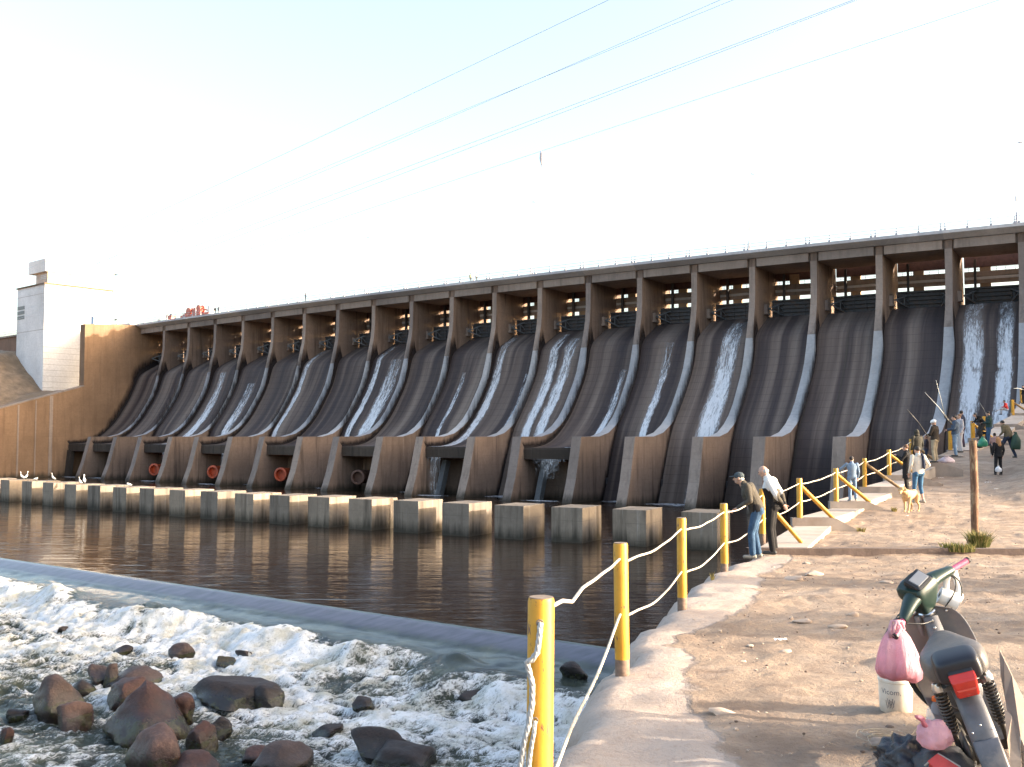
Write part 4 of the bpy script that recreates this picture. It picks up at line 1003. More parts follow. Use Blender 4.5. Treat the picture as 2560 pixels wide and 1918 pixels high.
# wooden pole, grass tuft
def wood_mat():
    t = NT('peeling_wood'); cs = t.co('Object', (1, 1, .12)); n = t.noise(cs, 18, 6, .7); p = t.noise(t.co('Object', (1, 1, .3)), 7, 5, .7)
    c = t.ramp(n, [(.35, (.085, .045, .027)), (.6, (.18, .095, .055))]); c = t.mix(t.ramp(p, [(.50, 0.), (.60, 1.)]), c, (.30, .22, .135)); t.col(c); t.set(Roughness=.9); t.bump(n, .6, .02); return t.m
e = empty('wooden_pole', (9.75, 21.1, zg(9.75, 21.1)), 0, 'weathered brown wooden pole with peeling bark standing in the dirt', 'pole')
mb = MB(); mb.tube([(0, 0, -.3), (.0, 0, .6), (.01, 0, 1.3), (.0, 0, 2.18)], [.082, .078, .08, .076], 14); mb.build('shaft', wood_mat(), e, auto=50)
M_GRASS = simple('dry_green_grass', (.095, .105, .028), .8, .45, 6, spec=.2); M_STRAW = simple('straw', (.30, .24, .09), .8, .3, 6, spec=.2)
def tuft(x, y, n, h, rad, lab, mats=(M_GRASS, M_STRAW), grp=None):
    mb = MB(); r = random.Random(int(x * 100)); z = zg(x, y)
    for i in range(n):
        a = r.uniform(0, 6.28); q = rad * math.sqrt(r.random()); bx, by = q * math.cos(a), q * math.sin(a); l = h * r.uniform(.4, 1.1); ln = r.uniform(.15, .8) * l; b = r.uniform(0, 6.28) if r.random() < .4 else a; wd = .006 + .004 * r.random()
        p0 = Vector((bx, by, -.03)); p1 = p0 + Vector((math.cos(b) * ln * .35, math.sin(b) * ln * .35, l * .6)); p2 = p0 + Vector((math.cos(b) * ln, math.sin(b) * ln, l))
        sd = Vector((-math.sin(b), math.cos(b), 0)) * wd
        if r.random() < .5: sd = Vector((wd, 0, 0))
        mb.add([p0 - sd, p0 + sd, p1 + sd * .8, p1 - sd * .8, p2], [(0, 1, 2, 3), (3, 2, 4)], 0 if r.random() < .68 else 1)
    o = mb.build('grass_tuft', list(mats), fixn=False); o.location = (x, y, z); tag(o, lab, 'grass', grp); return o
tuft(9.27, 19.9, 620, .36, .17, 'tall green and straw grass tuft at the foot of the wooden pole')
tuft(8.65, 19.45, 420, .16, .30, 'low green grass growing over the kerb left of the wooden pole')
tuft(8.62, 24.75, 110, .16, .09, 'small straw tuft at the tail of the sill right of the two men', (M_STRAW, M_GRASS)); tuft(11.15, 29.2, 90, .16, .08, 'small straw tuft beside the sill under the boy\'s post', (M_STRAW, M_GRASS))
tuft(3.05, 15.3, 16, .16, .03, 'tiny dry weed at the concrete edge between the third and fourth posts', (M_STRAW, M_STRAW))

# ---------------------------------------------------------------- loose stones and litter on the dirt
M_STONE = simple('dusty_flat_stone', (.42, .33, .26), .95, .2, 8, bump=.5, dirt=(.28, .2, .15))
SL = [(2035, 1437, 70, 16, 'flat tilted stone slab on the dirt beyond the concrete strip'), (1985, 1448, 60, 12, 'flat stone next to a tilted slab on the dirt'), (2010, 1555, 58, 12, 'thin pale stone slab lying with a stub beside it'), (1978, 1548, 14, 12, 'small pale stub of stone beside a thin slab'),
      (2132, 1540, 40, 14, 'rounded stone lying left of the moped handlebar'), (2098, 1570, 60, 10, 'flat crust of soil with a lifted edge left of the pink bag'), (1960, 1632, 50, 10, 'low pale stone near the middle of the path'), (2015, 1410, 22, 9, 'small stone below the kerb'), (1812, 1786, 110, 20, 'broad lifted crust of concrete near the bottom of the path'), (1857, 1658, 30, 14, 'small pale stone on the edge of the concrete strip'), (2215, 1458, 56, 8, 'thin dark stone flake below the kerb, left of the handlebar'), (2330, 1452, 30, 10, 'small stone right of the pink grip')]
for i, (px, py, wpx, hpx, lab) in enumerate(SL):
    z = -2.1; q = None
    for _ in range(6): q = G(px, py, z); z = zg(q.x, q.y)
    s_ = q.y / F; me = boulder_mesh(300 + i, (wpx * s_ / 2, wpx * s_ * .32, hpx * s_ * .75), n=3); me.materials.append(M_STONE); me.transform(Euler((rnd.uniform(-.1, .1), rnd.uniform(-.12, .12), rnd.uniform(-.5, .5))).to_matrix().to_4x4())
    o = link(bpy.data.objects.new('flat_stone', me)); o.location = (q.x, q.y, z + .006); tag(o, lab, 'stone', 'loose stones on the dirt path')
bmP = MB(); r = random.Random(5)
for i in range(3600):
    y = r.uniform(4.5, 42) if r.random() < .35 else 4.5 + 15 * r.random() ** 1.3; x = float(xlip(y)) + r.uniform(.25, 11); s_ = r.uniform(.004, .014) * (1 + 1.3 * (r.random() < .05)) * (.7 + y * .025)
    z = float(zpath(y)) if False else None
    bmP.ell((x, y, 0), (s_ * r.uniform(.8, 1.6), s_ * r.uniform(.8, 1.4), s_ * r.uniform(.4, .8)), Matrix.Rotation(r.uniform(0, 3), 3, 'Z'), 6, 4, 0 if r.random() < .7 else 1)
V = np.array(bmP.v); cen = V.reshape(-1, 30, 3)[:, :, :2].mean(1); zz = zground(cen[:, 0], cen[:, 1]); V[:, 2] += np.repeat(zz, 30) + .003; bmP.v = [tuple(p) for p in V]
o = bmP.build('pebbles', [M_STONE, simple('dark_pebble', (.16, .11, .085), .9, .3, 5)], fixn=False); o['kind'] = 'stuff'
M_PAPER = simple('white_litter', (.8, .8, .78), .8, .05, 8)
for i, (px, py, wpx, lab) in enumerate([(1952, 1605, 32, 'thin white strip of paper litter on the path'), (2352, 1206, 14, 'small white litter scrap left of the wooden pole'), (2445, 1180, 14, 'small white litter scrap right of the wooden pole'), (2470, 1207, 18, 'white litter on the dirt in front of the blonde woman'), (2410, 1182, 10, 'white litter scrap beside the pole'), (2490, 1225, 10, 'tiny white litter scrap at the right slope'), (2268, 1292, 7, 'tiny white scrap in front of the dog')]):
    z = -1.8; q = None
    for _ in range(8): q = G(px, py, z); z = zg(q.x, q.y)
    w_ = wpx * q.y / F / 2; mb = MB(); n = 6; vs = []
    for a in range(n):
        for b in range(3): vs.append((-w_ + 2 * w_ * a / (n - 1), (b - 1) * w_ * .45 + .01 * math.sin(a * 2), .012 + .02 * abs(math.sin(a * 1.7 + b))))
    mb.add(vs, [(a * 3 + b, a * 3 + 3 + b, a * 3 + 4 + b, a * 3 + 1 + b) for a in range(n - 1) for b in range(2)])
    o = mb.build('litter', M_PAPER, fixn=False); o.location = (q.x, q.y, z + .004); tag(o, lab, 'litter', 'white litter on the ground')


# ---------------------------------------------------------------- overhead cables and lamp masts
M_CABLE = simple('grey_cable', (.64, .64, .66), .6, .1, 1)
CB = [((0, 700), (1700, -86), 'topmost overhead cable crossing the sky'), ((0, 748), (1960, -70), 'upper one of the second pair of overhead cables'), ((0, 768), (2010, -72), 'lower one of the second pair of overhead cables'), ((0, 797), (2320, -70), 'upper one of the close pair of overhead cables'), ((0, 815), (2330, -72), 'lower one of the close pair of overhead cables'), ((0, 842), (2720, -73), 'lowest overhead cable, with a rag hanging from it')]
mids = [(1280, 107), (1280, 210), (1280, 229), (1280, 312), (1280, 320), (1280, 404)]
rag = None
for i, (a, b, lab) in enumerate(CB):
    A = P(a[0], a[1], 215); B = P(b[0], b[1], 62)
    A2 = A + (A - B) * .25; pts = []
    # sag solved so that the middle passes where the photograph shows it
    N = 48; base = [A.lerp(B, t / N) for t in range(N + 1)]
    best = min(range(N + 1), key=lambda t: abs(1280 + F * base[t].x / (base[t].y * CT + base[t].z * ST) - 1280)); tb = best / N
    want = P(mids[i][0], mids[i][1], base[best].y).z; sag = (base[best].z - want) / (4 * tb * (1 - tb))
    for t in range(N + 1): c = base[t].copy(); c.z -= 4 * sag * (t / N) * (1 - t / N); pts.append(c)
    mb = MB(); mb.tube([pts[0] + (pts[0] - pts[1]) * 8] + pts + [pts[-1] + (pts[-1] - pts[-2]) * 8], .021 if i in (0, 3, 4) else .018, 6); o = mb.build('overhead_cable', M_CABLE); tag(o, lab, 'cable', 'overhead cables')
    if i == 5: rag = min(pts, key=lambda c: abs(1280 + F * c.x / (c.y * CT + c.z * ST) - 1336))
mb = MB(); mb.loft([(rag + Vector((0, 0, .02)), .05, .05, (1, 0, 0), (0, 1, 0)), (rag + Vector((.1, 0, -.25)), .22, .1, (1, 0, 0), (0, 1, 0)), (rag + Vector((.08, 0, -.75)), .24, .1, (1, 0, 0), (0, 1, 0)), (rag + Vector((.05, .02, -1.1)), .12, .06, (1, 0, 0), (0, 1, 0)), (rag + Vector((.07, 0, -1.55)), .02, .02, (1, 0, 0), (0, 1, 0))], 10)
o = mb.build('rag', simple('grey_rag', (.50, .49, .53), .9, .2, 3), smooth=True); tag(o, 'grey rag caught on the lowest overhead cable', 'rag')
M_MAST = simple('grey_mast', (.42, .43, .48), .5, .1, 2)
for k, h, lab in ((-1.0, 10.6, 'lamp mast with a curved arm on the dam roadway at the right border'), (2.96, 11.5, 'thin lamp mast on the roadway, second from the right'), (7.1, 12.5, 'thin lamp mast on the roadway above the middle of the dam'), (11.12, 11, 'thin lamp mast on the roadway, left of the middle'), (16.6, 9, 'thin short lamp mast on the roadway beside the red machine')):
    q = W(k, .7, 28.38); e = empty('lamp_mast', q, 0, lab, 'lamp post', 'lamp masts on the dam roadway')
    mb = MB(); mb.tube([(0, 0, 0), (0, 0, 1.5)], [.16, .14], 10); mb.tube([(0, 0, 1.5), (-.05, 0, h)], [.07, .045], 8); mb.box((0, 0, 3.4), (.22, .2, .7)); mb.build('mast', M_MAST, e)
    mb = MB(); mb.tube([(-.05, 0, h), (.05, 0, h + .35), (.5, 0, h + .45)], .04, 6); mb.build('arm', M_MAST, e)
    mb = MB(); mb.ell((.8, 0, h + .42), (.42, .14, .10)); mb.build('lamp_head', simple('pale_lamp', (.7, .7, .72), .5, .05, 2) if k > -1 else M_MAST, e, smooth=True)
q = T(8, 2, 28.4); e = empty('lamp_mast', q, 0, 'thin lamp mast rising behind the left abutment', 'lamp post', 'lamp masts on the dam roadway'); mb = MB(); mb.tube([(0, 0, 0), (0, 0, 21)], [.10, .07], 8); mb.build('mast', M_MAST, e); mb = MB(); mb.ell((-1.0, 0, 13.3), (.55, .2, .16)); mb.tube([(0, 0, 13.3), (-1, 0, 13.3)], .05, 6); mb.build('lamp_head', M_BDARK, e)
# red machine on the roadway
M_RED = simple('bright_red_paint', (.50, .13, .085), .5, .25, 1)
q0, q1 = W(17.3, -.6, 28.4), W(16.15, -.6, 28.4); e = empty('hoist_machine', q0, 0, 'red hoisting machine with two drums parked on the far end of the roadway', 'machine'); v = (q1 - q0); Lm = v.length; v.normalize(); e.rotation_euler = (0, 0, math.atan2(v.y, v.x))
mb = MB(); mb.box((Lm * .5, 0, .5), (Lm * .96, 1.6, .5)); mb.bar((.2, 0, .8), (Lm * .45, 0, 2.2), .4, .35); mb.bar((Lm * .62, 0, 2.0), (Lm * .98, 0, .9), .35, .3); mb.build('frame', M_RED, e, bevel=.03)
for t, rr, zc in ((.26, .95, 1.5), (.60, 1.05, 1.7)):
    mb = MB(); mb.lathe([(rr, -.6), (rr, -.45), (rr * .7, -.42), (rr * .7, .42), (rr, .45), (rr, .6)], 22, M=Matrix.Rotation(math.pi / 2, 3, 'X'), off=(Lm * t, 0, zc)); mb.build('drum', M_RED, e, auto=40)
mb = MB(); mb.box((Lm * .45, 0, 1.3), (1.3, 1.4, 1.3)); mb.build('motor_housing', M_RED, e, bevel=.05)
mb = MB(); mb.box((Lm * .95, 0, 1.2), (.9, 1.2, 1.9)); mb.build('control_cabinet', simple('pale_cabinet', (.7, .7, .68), .5, .1, 2), e, bevel=.03)
q = W(17.75, -.5, 28.4); e = empty('tool_chest', q, math.atan2(v.y, v.x), 'small red chest on the roadway left of the hoisting machine', 'chest'); mb = MB(); mb.box((0, 0, .5), (2.2, 1.3, .9)); mb.build('chest', M_RED, e, bevel=.05); mb = MB(); mb.box((0, 0, 1.05), (2.3, 1.4, .18)); mb.build('lid', M_RED, e, bevel=.04)
mb = MB(); mb.box((0, 0, .9), (1.5, 1.2, 1.8)); mb.box((0, 0, 1.85), (1.7, 1.4, .12)); o = mb.build('kiosk', simple('pale_blue_kiosk', (.35, .5, .7), .5, .1, 2), bevel=.03); o.location = T(1.3, 11.5, 27.5); o.rotation_euler = (0, 0, math.atan2(d19.y, d19.x)); tag(o, 'small pale blue cabin on top of the left abutment', 'cabin')
# ---------------------------------------------------------------- people
HAIRD = simple('dark_hair', (.022, .016, .013), .7, .3, 20); HAIRG = simple('grey_hair', (.42, .40, .38), .8, .2, 30); HAIRB = simple('auburn_blonde_hair', (.36, .17, .065), .7, .3, 25)
SHOE = simple('shoe_dark', (.03, .028, .027), .6, .2, 10); SHOEL = simple('shoe_pale', (.27, .24, .20), .7, .2, 10)
EYE = simple('eye_dark', (.02, .015, .012), .2, .0, 1)
DEN = cloth('denim_blue', (.045, .088, .155), .35); DENL = cloth('denim_pale', (.17, .24, .33), .3); BLK = cloth('black', (.018, .017, .018)); NAVY = cloth('navy', (.030, .038, .065)); DGRY = cloth('dark_brown_grey', (.075, .065, .052))
WHT = cloth('white', (.66, .65, .63), .1); CREAM = cloth('cream', (.58, .54, .48), .1); KHA = cloth('khaki', (.36, .29, .20)); GRN = cloth('dark_green', (.030, .055, .050)); BRN = cloth('olive_brown', (.13, .10, .06)); RED = cloth('red', (.50, .04, .035)); GRYL = cloth('pale_grey', (.40, .38, .40)); DKBR = cloth('dark_brown', (.045, .035, .028)); TEAL = cloth('slate_blue', (.065, .09, .13))
CAPM = cloth('slate_cap', (.06, .075, .085)); HELM = simple('white_helmet', (.75, .75, .73), .4, .05, 5)
BASE = dict(pel=(0, 0, .95), wai=(0, -.01, 1.08), che=(0, -.01, 1.30), nek=(0, -.005, 1.49), hd=(0, .03, 1.625),
            sl=(-.19, -.01, 1.43), sr=(.19, -.01, 1.43), el=(-.25, -.04, 1.14), er=(.25, -.04, 1.14), wl=(-.25, .06, .90), wr=(.25, .06, .90),
            hl=(-.09, 0, .93), hr=(.09, 0, .93), kl=(-.10, .03, .51), kr=(.10, .03, .51), al=(-.11, -.02, .09), ar=(.11, -.02, .09), tl=(-.13, .13, .04), tr=(.13, .13, .04))
def person(loc, rz, h, lab, top, bot, J=None, shoe=None, hair=None, hl='short', headf=(0, 1, -.1), cap=None, helmet=False, hood=False, coat=0, skirt=False, girth=1.0, vox=.016, grp='people along the river bank', split=None, short=False, detail=False, hand=None, scarf=None, skin=None, name='person'):
    e = empty(name, loc, rz, lab, 'person', grp); s = h / 1.75; skin = skin or SKIN
    j = {k: Vector(v) for k, v in BASE.items()}
    for k, v in (J or {}).items(): j[k] = Vector(v)
    j = {k: v * s for k, v in j.items()}
    S = lambda v: v * s
    g = girth
    hf = Vector(headf).normalized(); hx = hf.cross(Vector((0, 0, 1))).normalized(); hz = hx.cross(hf); HM = Matrix((hx, hf, hz)).transposed(); hc = j['hd']
    def torso(mb, k, z0=None):
        X = (j['sr'] - j['sl']).normalized(); XP = (j['hr'] - j['hl']).normalized()
        def sec(c, rx, ry, t, nx):
            x = XP.lerp(X, t).normalized(); y = nx.cross(x).normalized(); return (c, S(rx) * g + k, S(ry) * g + k, x, y)
        up0 = (j['wai'] - j['pel']).normalized(); up1 = (j['che'] - j['wai']).normalized(); up2 = (j['nek'] - j['che']).normalized()
        sh = (j['sl'] + j['sr']) / 2
        base = j['pel'] - up0 * S(.02 if z0 is None else z0)
        mb.loft([sec(base, .155, .115, 0, up0), sec(j['pel'].lerp(j['wai'], .5), .155, .115, .2, up0), sec(j['wai'], .145, .108, .4, up0), sec(j['wai'].lerp(j['che'], .5), .155, .115, .7, up1), sec(j['che'], .172, .122, 1, up1), sec(j['che'].lerp(sh, .7), .165, .110, 1, up2), sec(sh + up2 * S(.02), .125, .085, 1, up2), sec(j['nek'] - up2 * S(.015), .065, .06, 1, up2)], 16)
    # ---- body
    mb = MB()
    mb.ell(hc, (S(.074), S(.092), S(.108)), HM, 14, 10); mb.ell(hc + HM @ Vector((0, S(.028), S(-.055))), (S(.056), S(.062), S(.058)), HM, 12, 8)
    mb.capsule(hc + HM @ Vector((0, S(.088), S(.012))), hc + HM @ Vector((0, S(.108), S(-.022))), S(.011), S(.015), 8)
    mb.capsule(hc + HM @ Vector((S(-.03), S(.078), S(-.058))), hc + HM @ Vector((S(.03), S(.078), S(-.058))), S(.010), S(.010), 6)
    mb.capsule(hc + HM @ Vector((S(-.045), S(.075), S(.026))), hc + HM @ Vector((S(.045), S(.075), S(.026))), S(.011), S(.011), 6)
    for q in (-1, 1): mb.ell(hc + HM @ Vector((S(.077) * q, S(-.005), S(-.008))), (S(.012), S(.022), S(.033)), HM, 8, 6)
    mb.capsule(j['nek'] - Vector((0, 0, S(.05))), hc + HM @ Vector((0, S(-.02), S(-.06))), S(.062), S(.055))
    torso(mb, -.012)
    for q, a, b, c, d in (('l', 'sl', 'el', 'wl', -1), ('r', 'sr', 'er', 'wr', 1)):
        mb.capsule(j[a], j[b], S(.047), S(.038)); mb.capsule(j[b], j[c], S(.038), S(.027))
        fd = (j[c] - j[b]).normalized()
        if hand and q in hand: fd = Vector(hand[q]).normalized()
        sx = fd.cross(Vector((0, 0, 1)));
        if sx.length < .1: sx = Vector((0, 1, 0))
        sx.normalize(); cz = fd.cross(sx)
        pc = j[c] + fd * S(.045); Mh = Matrix((sx, cz, fd)).transposed(); mb.ell(pc, (S(.036), S(.017), S(.052)), Mh, 8, 6)
        for n_, (o_, L) in enumerate(((-.026, .07), (-.009, .08), (.009, .075), (.026, .058))):
            k0 = pc + sx * S(o_) + fd * S(.042); k1 = k0 + (fd * .8 + cz * .5).normalized() * S(L * .55); k2 = k1 + (fd * .45 + cz * .85).normalized() * S(L * .5)
            mb.capsule(k0, k1, S(.0095), S(.0085), 6); mb.capsule(k1, k2, S(.0085), S(.007), 6)
        t0 = pc + sx * S(-.03 * 1) + fd * S(-.01); mb.capsule(t0, t0 + (sx * -.7 + fd * .7).normalized() * S(.05), S(.012), S(.009), 6)
    for a, b, c in (('hl', 'kl', 'al'), ('hr', 'kr', 'ar')): mb.capsule(j[a], j[b], S(.075), S(.05)); mb.capsule(j[b], j[c], S(.05), S(.035))
    for a, b in (('al', 'tl'), ('ar', 'tr')): mb.capsule(j[a] - Vector((0, 0, S(.03))), j[b], S(.035), S(.025))
    mb.remesh('body', skin, e, vox * .8, 3)
    # ---- trousers
    mb = MB()
    XP = (j['hr'] - j['hl']).normalized(); up0 = (j['wai'] - j['pel']).normalized(); YP = up0.cross(XP)
    mb.loft([(j['pel'] - up0 * S(.10), S(.15) * g, S(.105) * g, XP, YP), (j['pel'] - up0 * S(.02), S(.172) * g, S(.128) * g, XP, YP), (j['pel'] + up0 * S(.07), S(.16) * g, S(.122) * g, XP, YP)], 16)
    ym = -YP if YP.y > 0 else YP
    for q, (a, b, c) in ((-1, ('hl', 'kl', 'al')), (1, ('hr', 'kr', 'ar'))):
        mb.ell(j[a] + ym * S(.045) + Vector((0, 0, S(-.01))), (S(.085) * g, S(.085) * g, S(.10)), None, 10, 8)
        if short:
            mb.capsule(j[a], j[b], S(.092) * g, S(.065)); mb.capsule(j[b], j[b].lerp(j[c], .45), S(.064), S(.058))
        else:
            mb.capsule(j[a], j[b], S(.095) * g, S(.072)); mb.capsule(j[b], j[c] + (j[b] - j[c]) * .04, S(.071), S(.062))
    mb.remesh('trousers', bot, e, vox, 3)
    # ---- jacket
    mb = MB(); torso(mb, S(.022), .03 + coat * .5)
    if coat: mb.loft([(j['pel'] + Vector((0, 0, S(.04))), S(.18) * g, S(.14) * g, XP, YP), (j['pel'] - Vector((0, 0, S(coat))), S(.20) * g, S(.155) * g, XP, YP)], 16)
    else: mb.loft([(j['pel'] + up0 * S(.05), S(.175) * g, S(.138) * g, XP, YP), (j['pel'] - up0 * S(.035), S(.178) * g, S(.14) * g, XP, YP)], 16)
    for a, b, c in (('sl', 'el', 'wl'), ('sr', 'er', 'wr')):
        mb.ell(j[a], (S(.075), S(.07), S(.075)), None, 10, 8); mb.capsule(j[a], j[b], S(.068) * g, S(.054)); mb.capsule(j[b], j[b].lerp(j[c], .93), S(.054), S(.042))
    nk = (hc - j['nek']).normalized(); mb.capsule(j['nek'] - nk * S(.05), j['nek'] + nk * S(.012), S(.083), S(.072))
    if hood == 'down': mb.ell(j['nek'] + ym * S(.09) + Vector((0, 0, -S(.02))), (S(.11), S(.06), S(.08)), None, 10, 8)
    mb.remesh('jacket', top if isinstance(top, list) else [top], e, vox, 3, pick=(lambda c: split(c / s)) if split else None)
    # ---- shoes
    for q, a, b in ((-1, 'al', 'tl'), (1, 'ar', 'tr')):
        mb = MB(); hl_ = j[a] + (j[a] - j[b]) * .25; hl_.z = j[b].z + S(.005); mb.capsule(hl_, j[b], S(.042), S(.036), 10); mb.capsule(j[a] - Vector((0, 0, S(.045))), j[a] + Vector((0, 0, S(.015))), S(.045), S(.042), 8)
        mb.remesh('shoe', shoe or SHOE, e, vox * .7, 2)
    # ---- hair / hat
    if cap:
        mb = MB(); mb.ell(hc + HM @ Vector((0, S(-.008), S(.035))), (S(.083), S(.103), S(.085)), HM, 14, 8); mb.ell(hc + HM @ Vector((0, S(.105), S(.043))), (S(.066), S(.085), S(.012)), HM, 12, 6); mb.remesh('cap', cap, e, vox * .6, 2)
        mb = MB(); mb.ell(hc + HM @ Vector((0, S(-.03), S(-.02))), (S(.079), S(.072), S(.055)), HM, 12, 8); mb.remesh('hair', hair or HAIRD, e, vox * .6, 2)
    elif helmet:
        mb = MB(); mb.ell(hc + HM @ Vector((0, S(-.005), S(.05))), (S(.105), S(.122), S(.09)), HM, 14, 8); mb.ell(hc + HM @ Vector((0, S(.0), S(.03))), (S(.118), S(.150), S(.014)), HM, 14, 6); mb.remesh('hard_hat', HELM, e, vox * .6, 2)
    elif hood and hood != 'down':
        mb = MB(); mb.ell(hc + HM @ Vector((0, S(-.02), S(.01))), (S(.105), S(.115), S(.135)), HM, 14, 8); mb.ell(j['nek'] + Vector((0, 0, S(.03))), (S(.12), S(.11), S(.09)), None, 12, 8); mb.remesh('hood', top if not isinstance(top, list) else top[0], e, vox * .8, 3)
    elif hair:
        mb = MB()
        if hl == 'bald': mb.ell(hc + HM @ Vector((0, S(-.045), S(-.01))), (S(.080), S(.062), S(.052)), HM, 12, 8)
        else:
            mb.ell(hc + HM @ Vector((0, S(-.022), S(.030))), (S(.084), S(.096), S(.095)), HM, 14, 10)
            if hl == 'long': mb.capsule(hc + HM @ Vector((0, S(-.06), S(.0))), hc + HM @ Vector((0, S(-.085), S(-.26))), S(.092), S(.10)); mb.capsule(hc + HM @ Vector((S(-.05), S(-.06), S(.0))), hc + Vector((S(-.07), S(-.07), S(-.24))), S(.06), S(.05)); mb.capsule(hc + HM @ Vector((S(.05), S(-.06), S(.0))), hc + Vector((S(.07), S(-.07), S(-.24))), S(.06), S(.05))
        mb.remesh('hair', hair, e, vox * .6, 3)
    if detail:
        for q in (-1, 1):
            mb = MB(); mb.ell(hc + HM @ Vector((S(.03) * q, S(.083), S(.008))), (S(.011), S(.008), S(.008)), HM, 8, 6); mb.build('eye', EYE, e, smooth=True)
    return e
LEFT = math.pi / 2      # local +y turned to face picture left
def place(px, py, Y):   # foot point
    q = P(px, py, Y); return q
# man in cap, leaning forward on the rope
q = place(1886, 1396, 18.7)
person(q, LEFT - .25, 1.69, 'older man in a dark cap, brown-grey jacket and blue jeans leaning forward over the rope', [DGRY, BLK], DEN,
       dict(pel=(0, -.06, .93), wai=(0, -.02, 1.06), che=(0, .09, 1.27), nek=(0, .19, 1.43), hd=(0, .275, 1.54), sl=(-.18, .12, 1.385), sr=(.18, .12, 1.385), el=(-.25, .06, 1.12), er=(.25, .04, 1.12), wl=(-.17, .30, .97), wr=(.15, .30, .96),
            hl=(-.09, -.06, .92), hr=(.09, -.06, .92), kl=(-.10, .05, .50), kr=(.11, .0, .50), al=(-.11, .03, .09), ar=(.12, -.08, .09), tl=(-.13, .18, .04), tr=(.14, .07, .04)),
       shoe=SHOEL, hair=HAIRG, cap=CAPM, headf=(.12, 1, -.12), vox=.009, detail=True, girth=1.1, hand={'l': (.4, .8, -.3), 'r': (-.2, .8, -.35)}, split=lambda c: 1 if (abs(c.x) > .155 and c.y < .02 and c.z < 1.05) else 0)
q = place(1932, 1386, 19.3)
person(q, LEFT - .45, 1.74, 'bald man in a white and black jacket, hands clasped behind his back', [WHT, BLK, CREAM, DGRY], BLK,
       dict(pel=(0, -.03, .95), che=(0, .03, 1.30), nek=(0, .09, 1.48), hd=(0, .16, 1.595), sl=(-.19, .03, 1.42), sr=(.19, .03, 1.42), el=(-.28, -.13, 1.16), er=(.28, -.13, 1.16), wl=(-.05, -.21, .965), wr=(.06, -.23, .955)),
       hair=HAIRG, hl='bald', headf=(.18, 1, -.38), vox=.009, detail=True, girth=1.12, hand={'l': (.85, -.2, -.35), 'r': (-.75, -.3, -.3)}, split=lambda c: (0 if c.z > 1.27 + .10 * max(0, abs(c.x) - .1) or (abs(c.x) > .20 and c.z > .93 and c.y > -.16) else (3 if c.y < -.06 and c.z > 1.02 else 1)))
# boy in denim
q = place(2131, 1254, 30.0)
person(q, -.15, 1.36, 'boy in a pale denim jacket and jeans with one hand on a yellow post', DENL, cloth('denim_mid', (.16, .24, .36), .3), dict(el=(-.36, .05, 1.28), wl=(-.52, .16, 1.18), er=(.25, -.02, 1.13), wr=(.23, .06, .92), al=(-.09, -.04, .09), ar=(.15, .10, .12), kr=(.12, .12, .5), tr=(.17, .24, .06), kl=(-.08, .0, .5)), shoe=SHOEL, hair=HAIRD, headf=(.2, 1, -.1), vox=.013, girth=.98)
# person in black coat
q = place(2268, 1232, 33.6)
person(q, LEFT - .5, 1.62, 'person in a long black coat holding something up before the face, facing the river', BLK, BLK, dict(el=(-.24, .14, 1.18), er=(.24, .14, 1.18), wl=(-.08, .33, 1.34), wr=(.08, .33, 1.34)), hair=simple('brown_hair', (.12, .06, .03), .7, .3, 20), coat=.45, headf=(0, 1, -.15), vox=.014)
# woman in white hoodie with dog
q = place(2297, 1258, 28.6)
wo = person(q, .18, 1.62, 'woman in a white hoodie with a dark strap over her back and cropped blue jeans', CREAM, cloth('jeans_bright', (.045, .115, .21), .25), dict(el=(-.27, -.05, 1.16), wl=(-.24, .10, .93), er=(.32, -.08, 1.17), wr=(.20, .10, 1.02), kl=(-.10, .06, .5), al=(-.13, .05, .09), kr=(.09, .03, .5), ar=(.10, -.09, .09)), shoe=SHOEL, hair=HAIRD, hood='down', short=True, headf=(-.3, 1, -.35), vox=.012, girth=1.03)
mb = MB(); mb.tube([(.06, -.16, 1.36), (.07, -.175, 1.2), (.08, -.165, 1.03), (.08, -.16, .98)], [.035, .04, .042, .03], 8); mb.tube([(.03, -.10, 1.40), (.06, -.16, 1.36)], .035, 8); mb.build('shoulder_strap', NAVY, wo, smooth=True)
# others
def stander(px, py, Y, h, rz, lab, top, bot, **k): return person(place(px, py, Y), rz, h, lab, top, bot, **k)
stander(2294, 1180, 38.2, 1.62, .3, 'person in a dark olive hooded jacket seen from behind, beside a child', cloth('dark_olive', (.05, .045, .035)), BLK, hood=True, vox=.016, girth=1.15)
stander(2317, 1163, 42.0, 1.25, 1.2, 'child in a dark jacket just left of the man in the white hard hat', cloth('plum_dark', (.05, .04, .05)), NAVY, hair=simple('brown_hair2', (.16, .075, .04), .7, .3, 20), vox=.016, J=dict(el=(-.24, .08, 1.14), wl=(-.10, .26, 1.15)))
hh = stander(2338, 1157, 41.6, 1.79, .75, 'man in a white hard hat, dark brown jacket and khaki trousers', DKBR, KHA, helmet=True, vox=.016, girth=1.12, headf=(-.15, 1, -.25), J=dict(el=(-.27, .06, 1.16), wl=(-.12, .28, 1.12), er=(.27, .06, 1.16), wr=(.10, .28, 1.10)))
bj = stander(2389, 1142, 41.6, 1.74, LEFT - .35, 'man in a slate-blue jacket and pale jeans holding a fishing rod', TEAL, DENL, hair=HAIRD, shoe=SHOE, vox=.016, girth=1.1, J=dict(el=(-.25, .05, 1.16), wl=(-.14, .30, 1.14), er=(.25, .04, 1.15), wr=(.12, .30, 1.10)))
stander(2401, 1132, 43.6, 1.70, LEFT, 'person in a pale grey top half hidden behind the man in slate blue', GRYL, cloth('pale_trousers', (.5, .47, .47), .1), hair=simple('brown_hair3', (.2, .11, .06), .7, .3, 20), vox=.018)
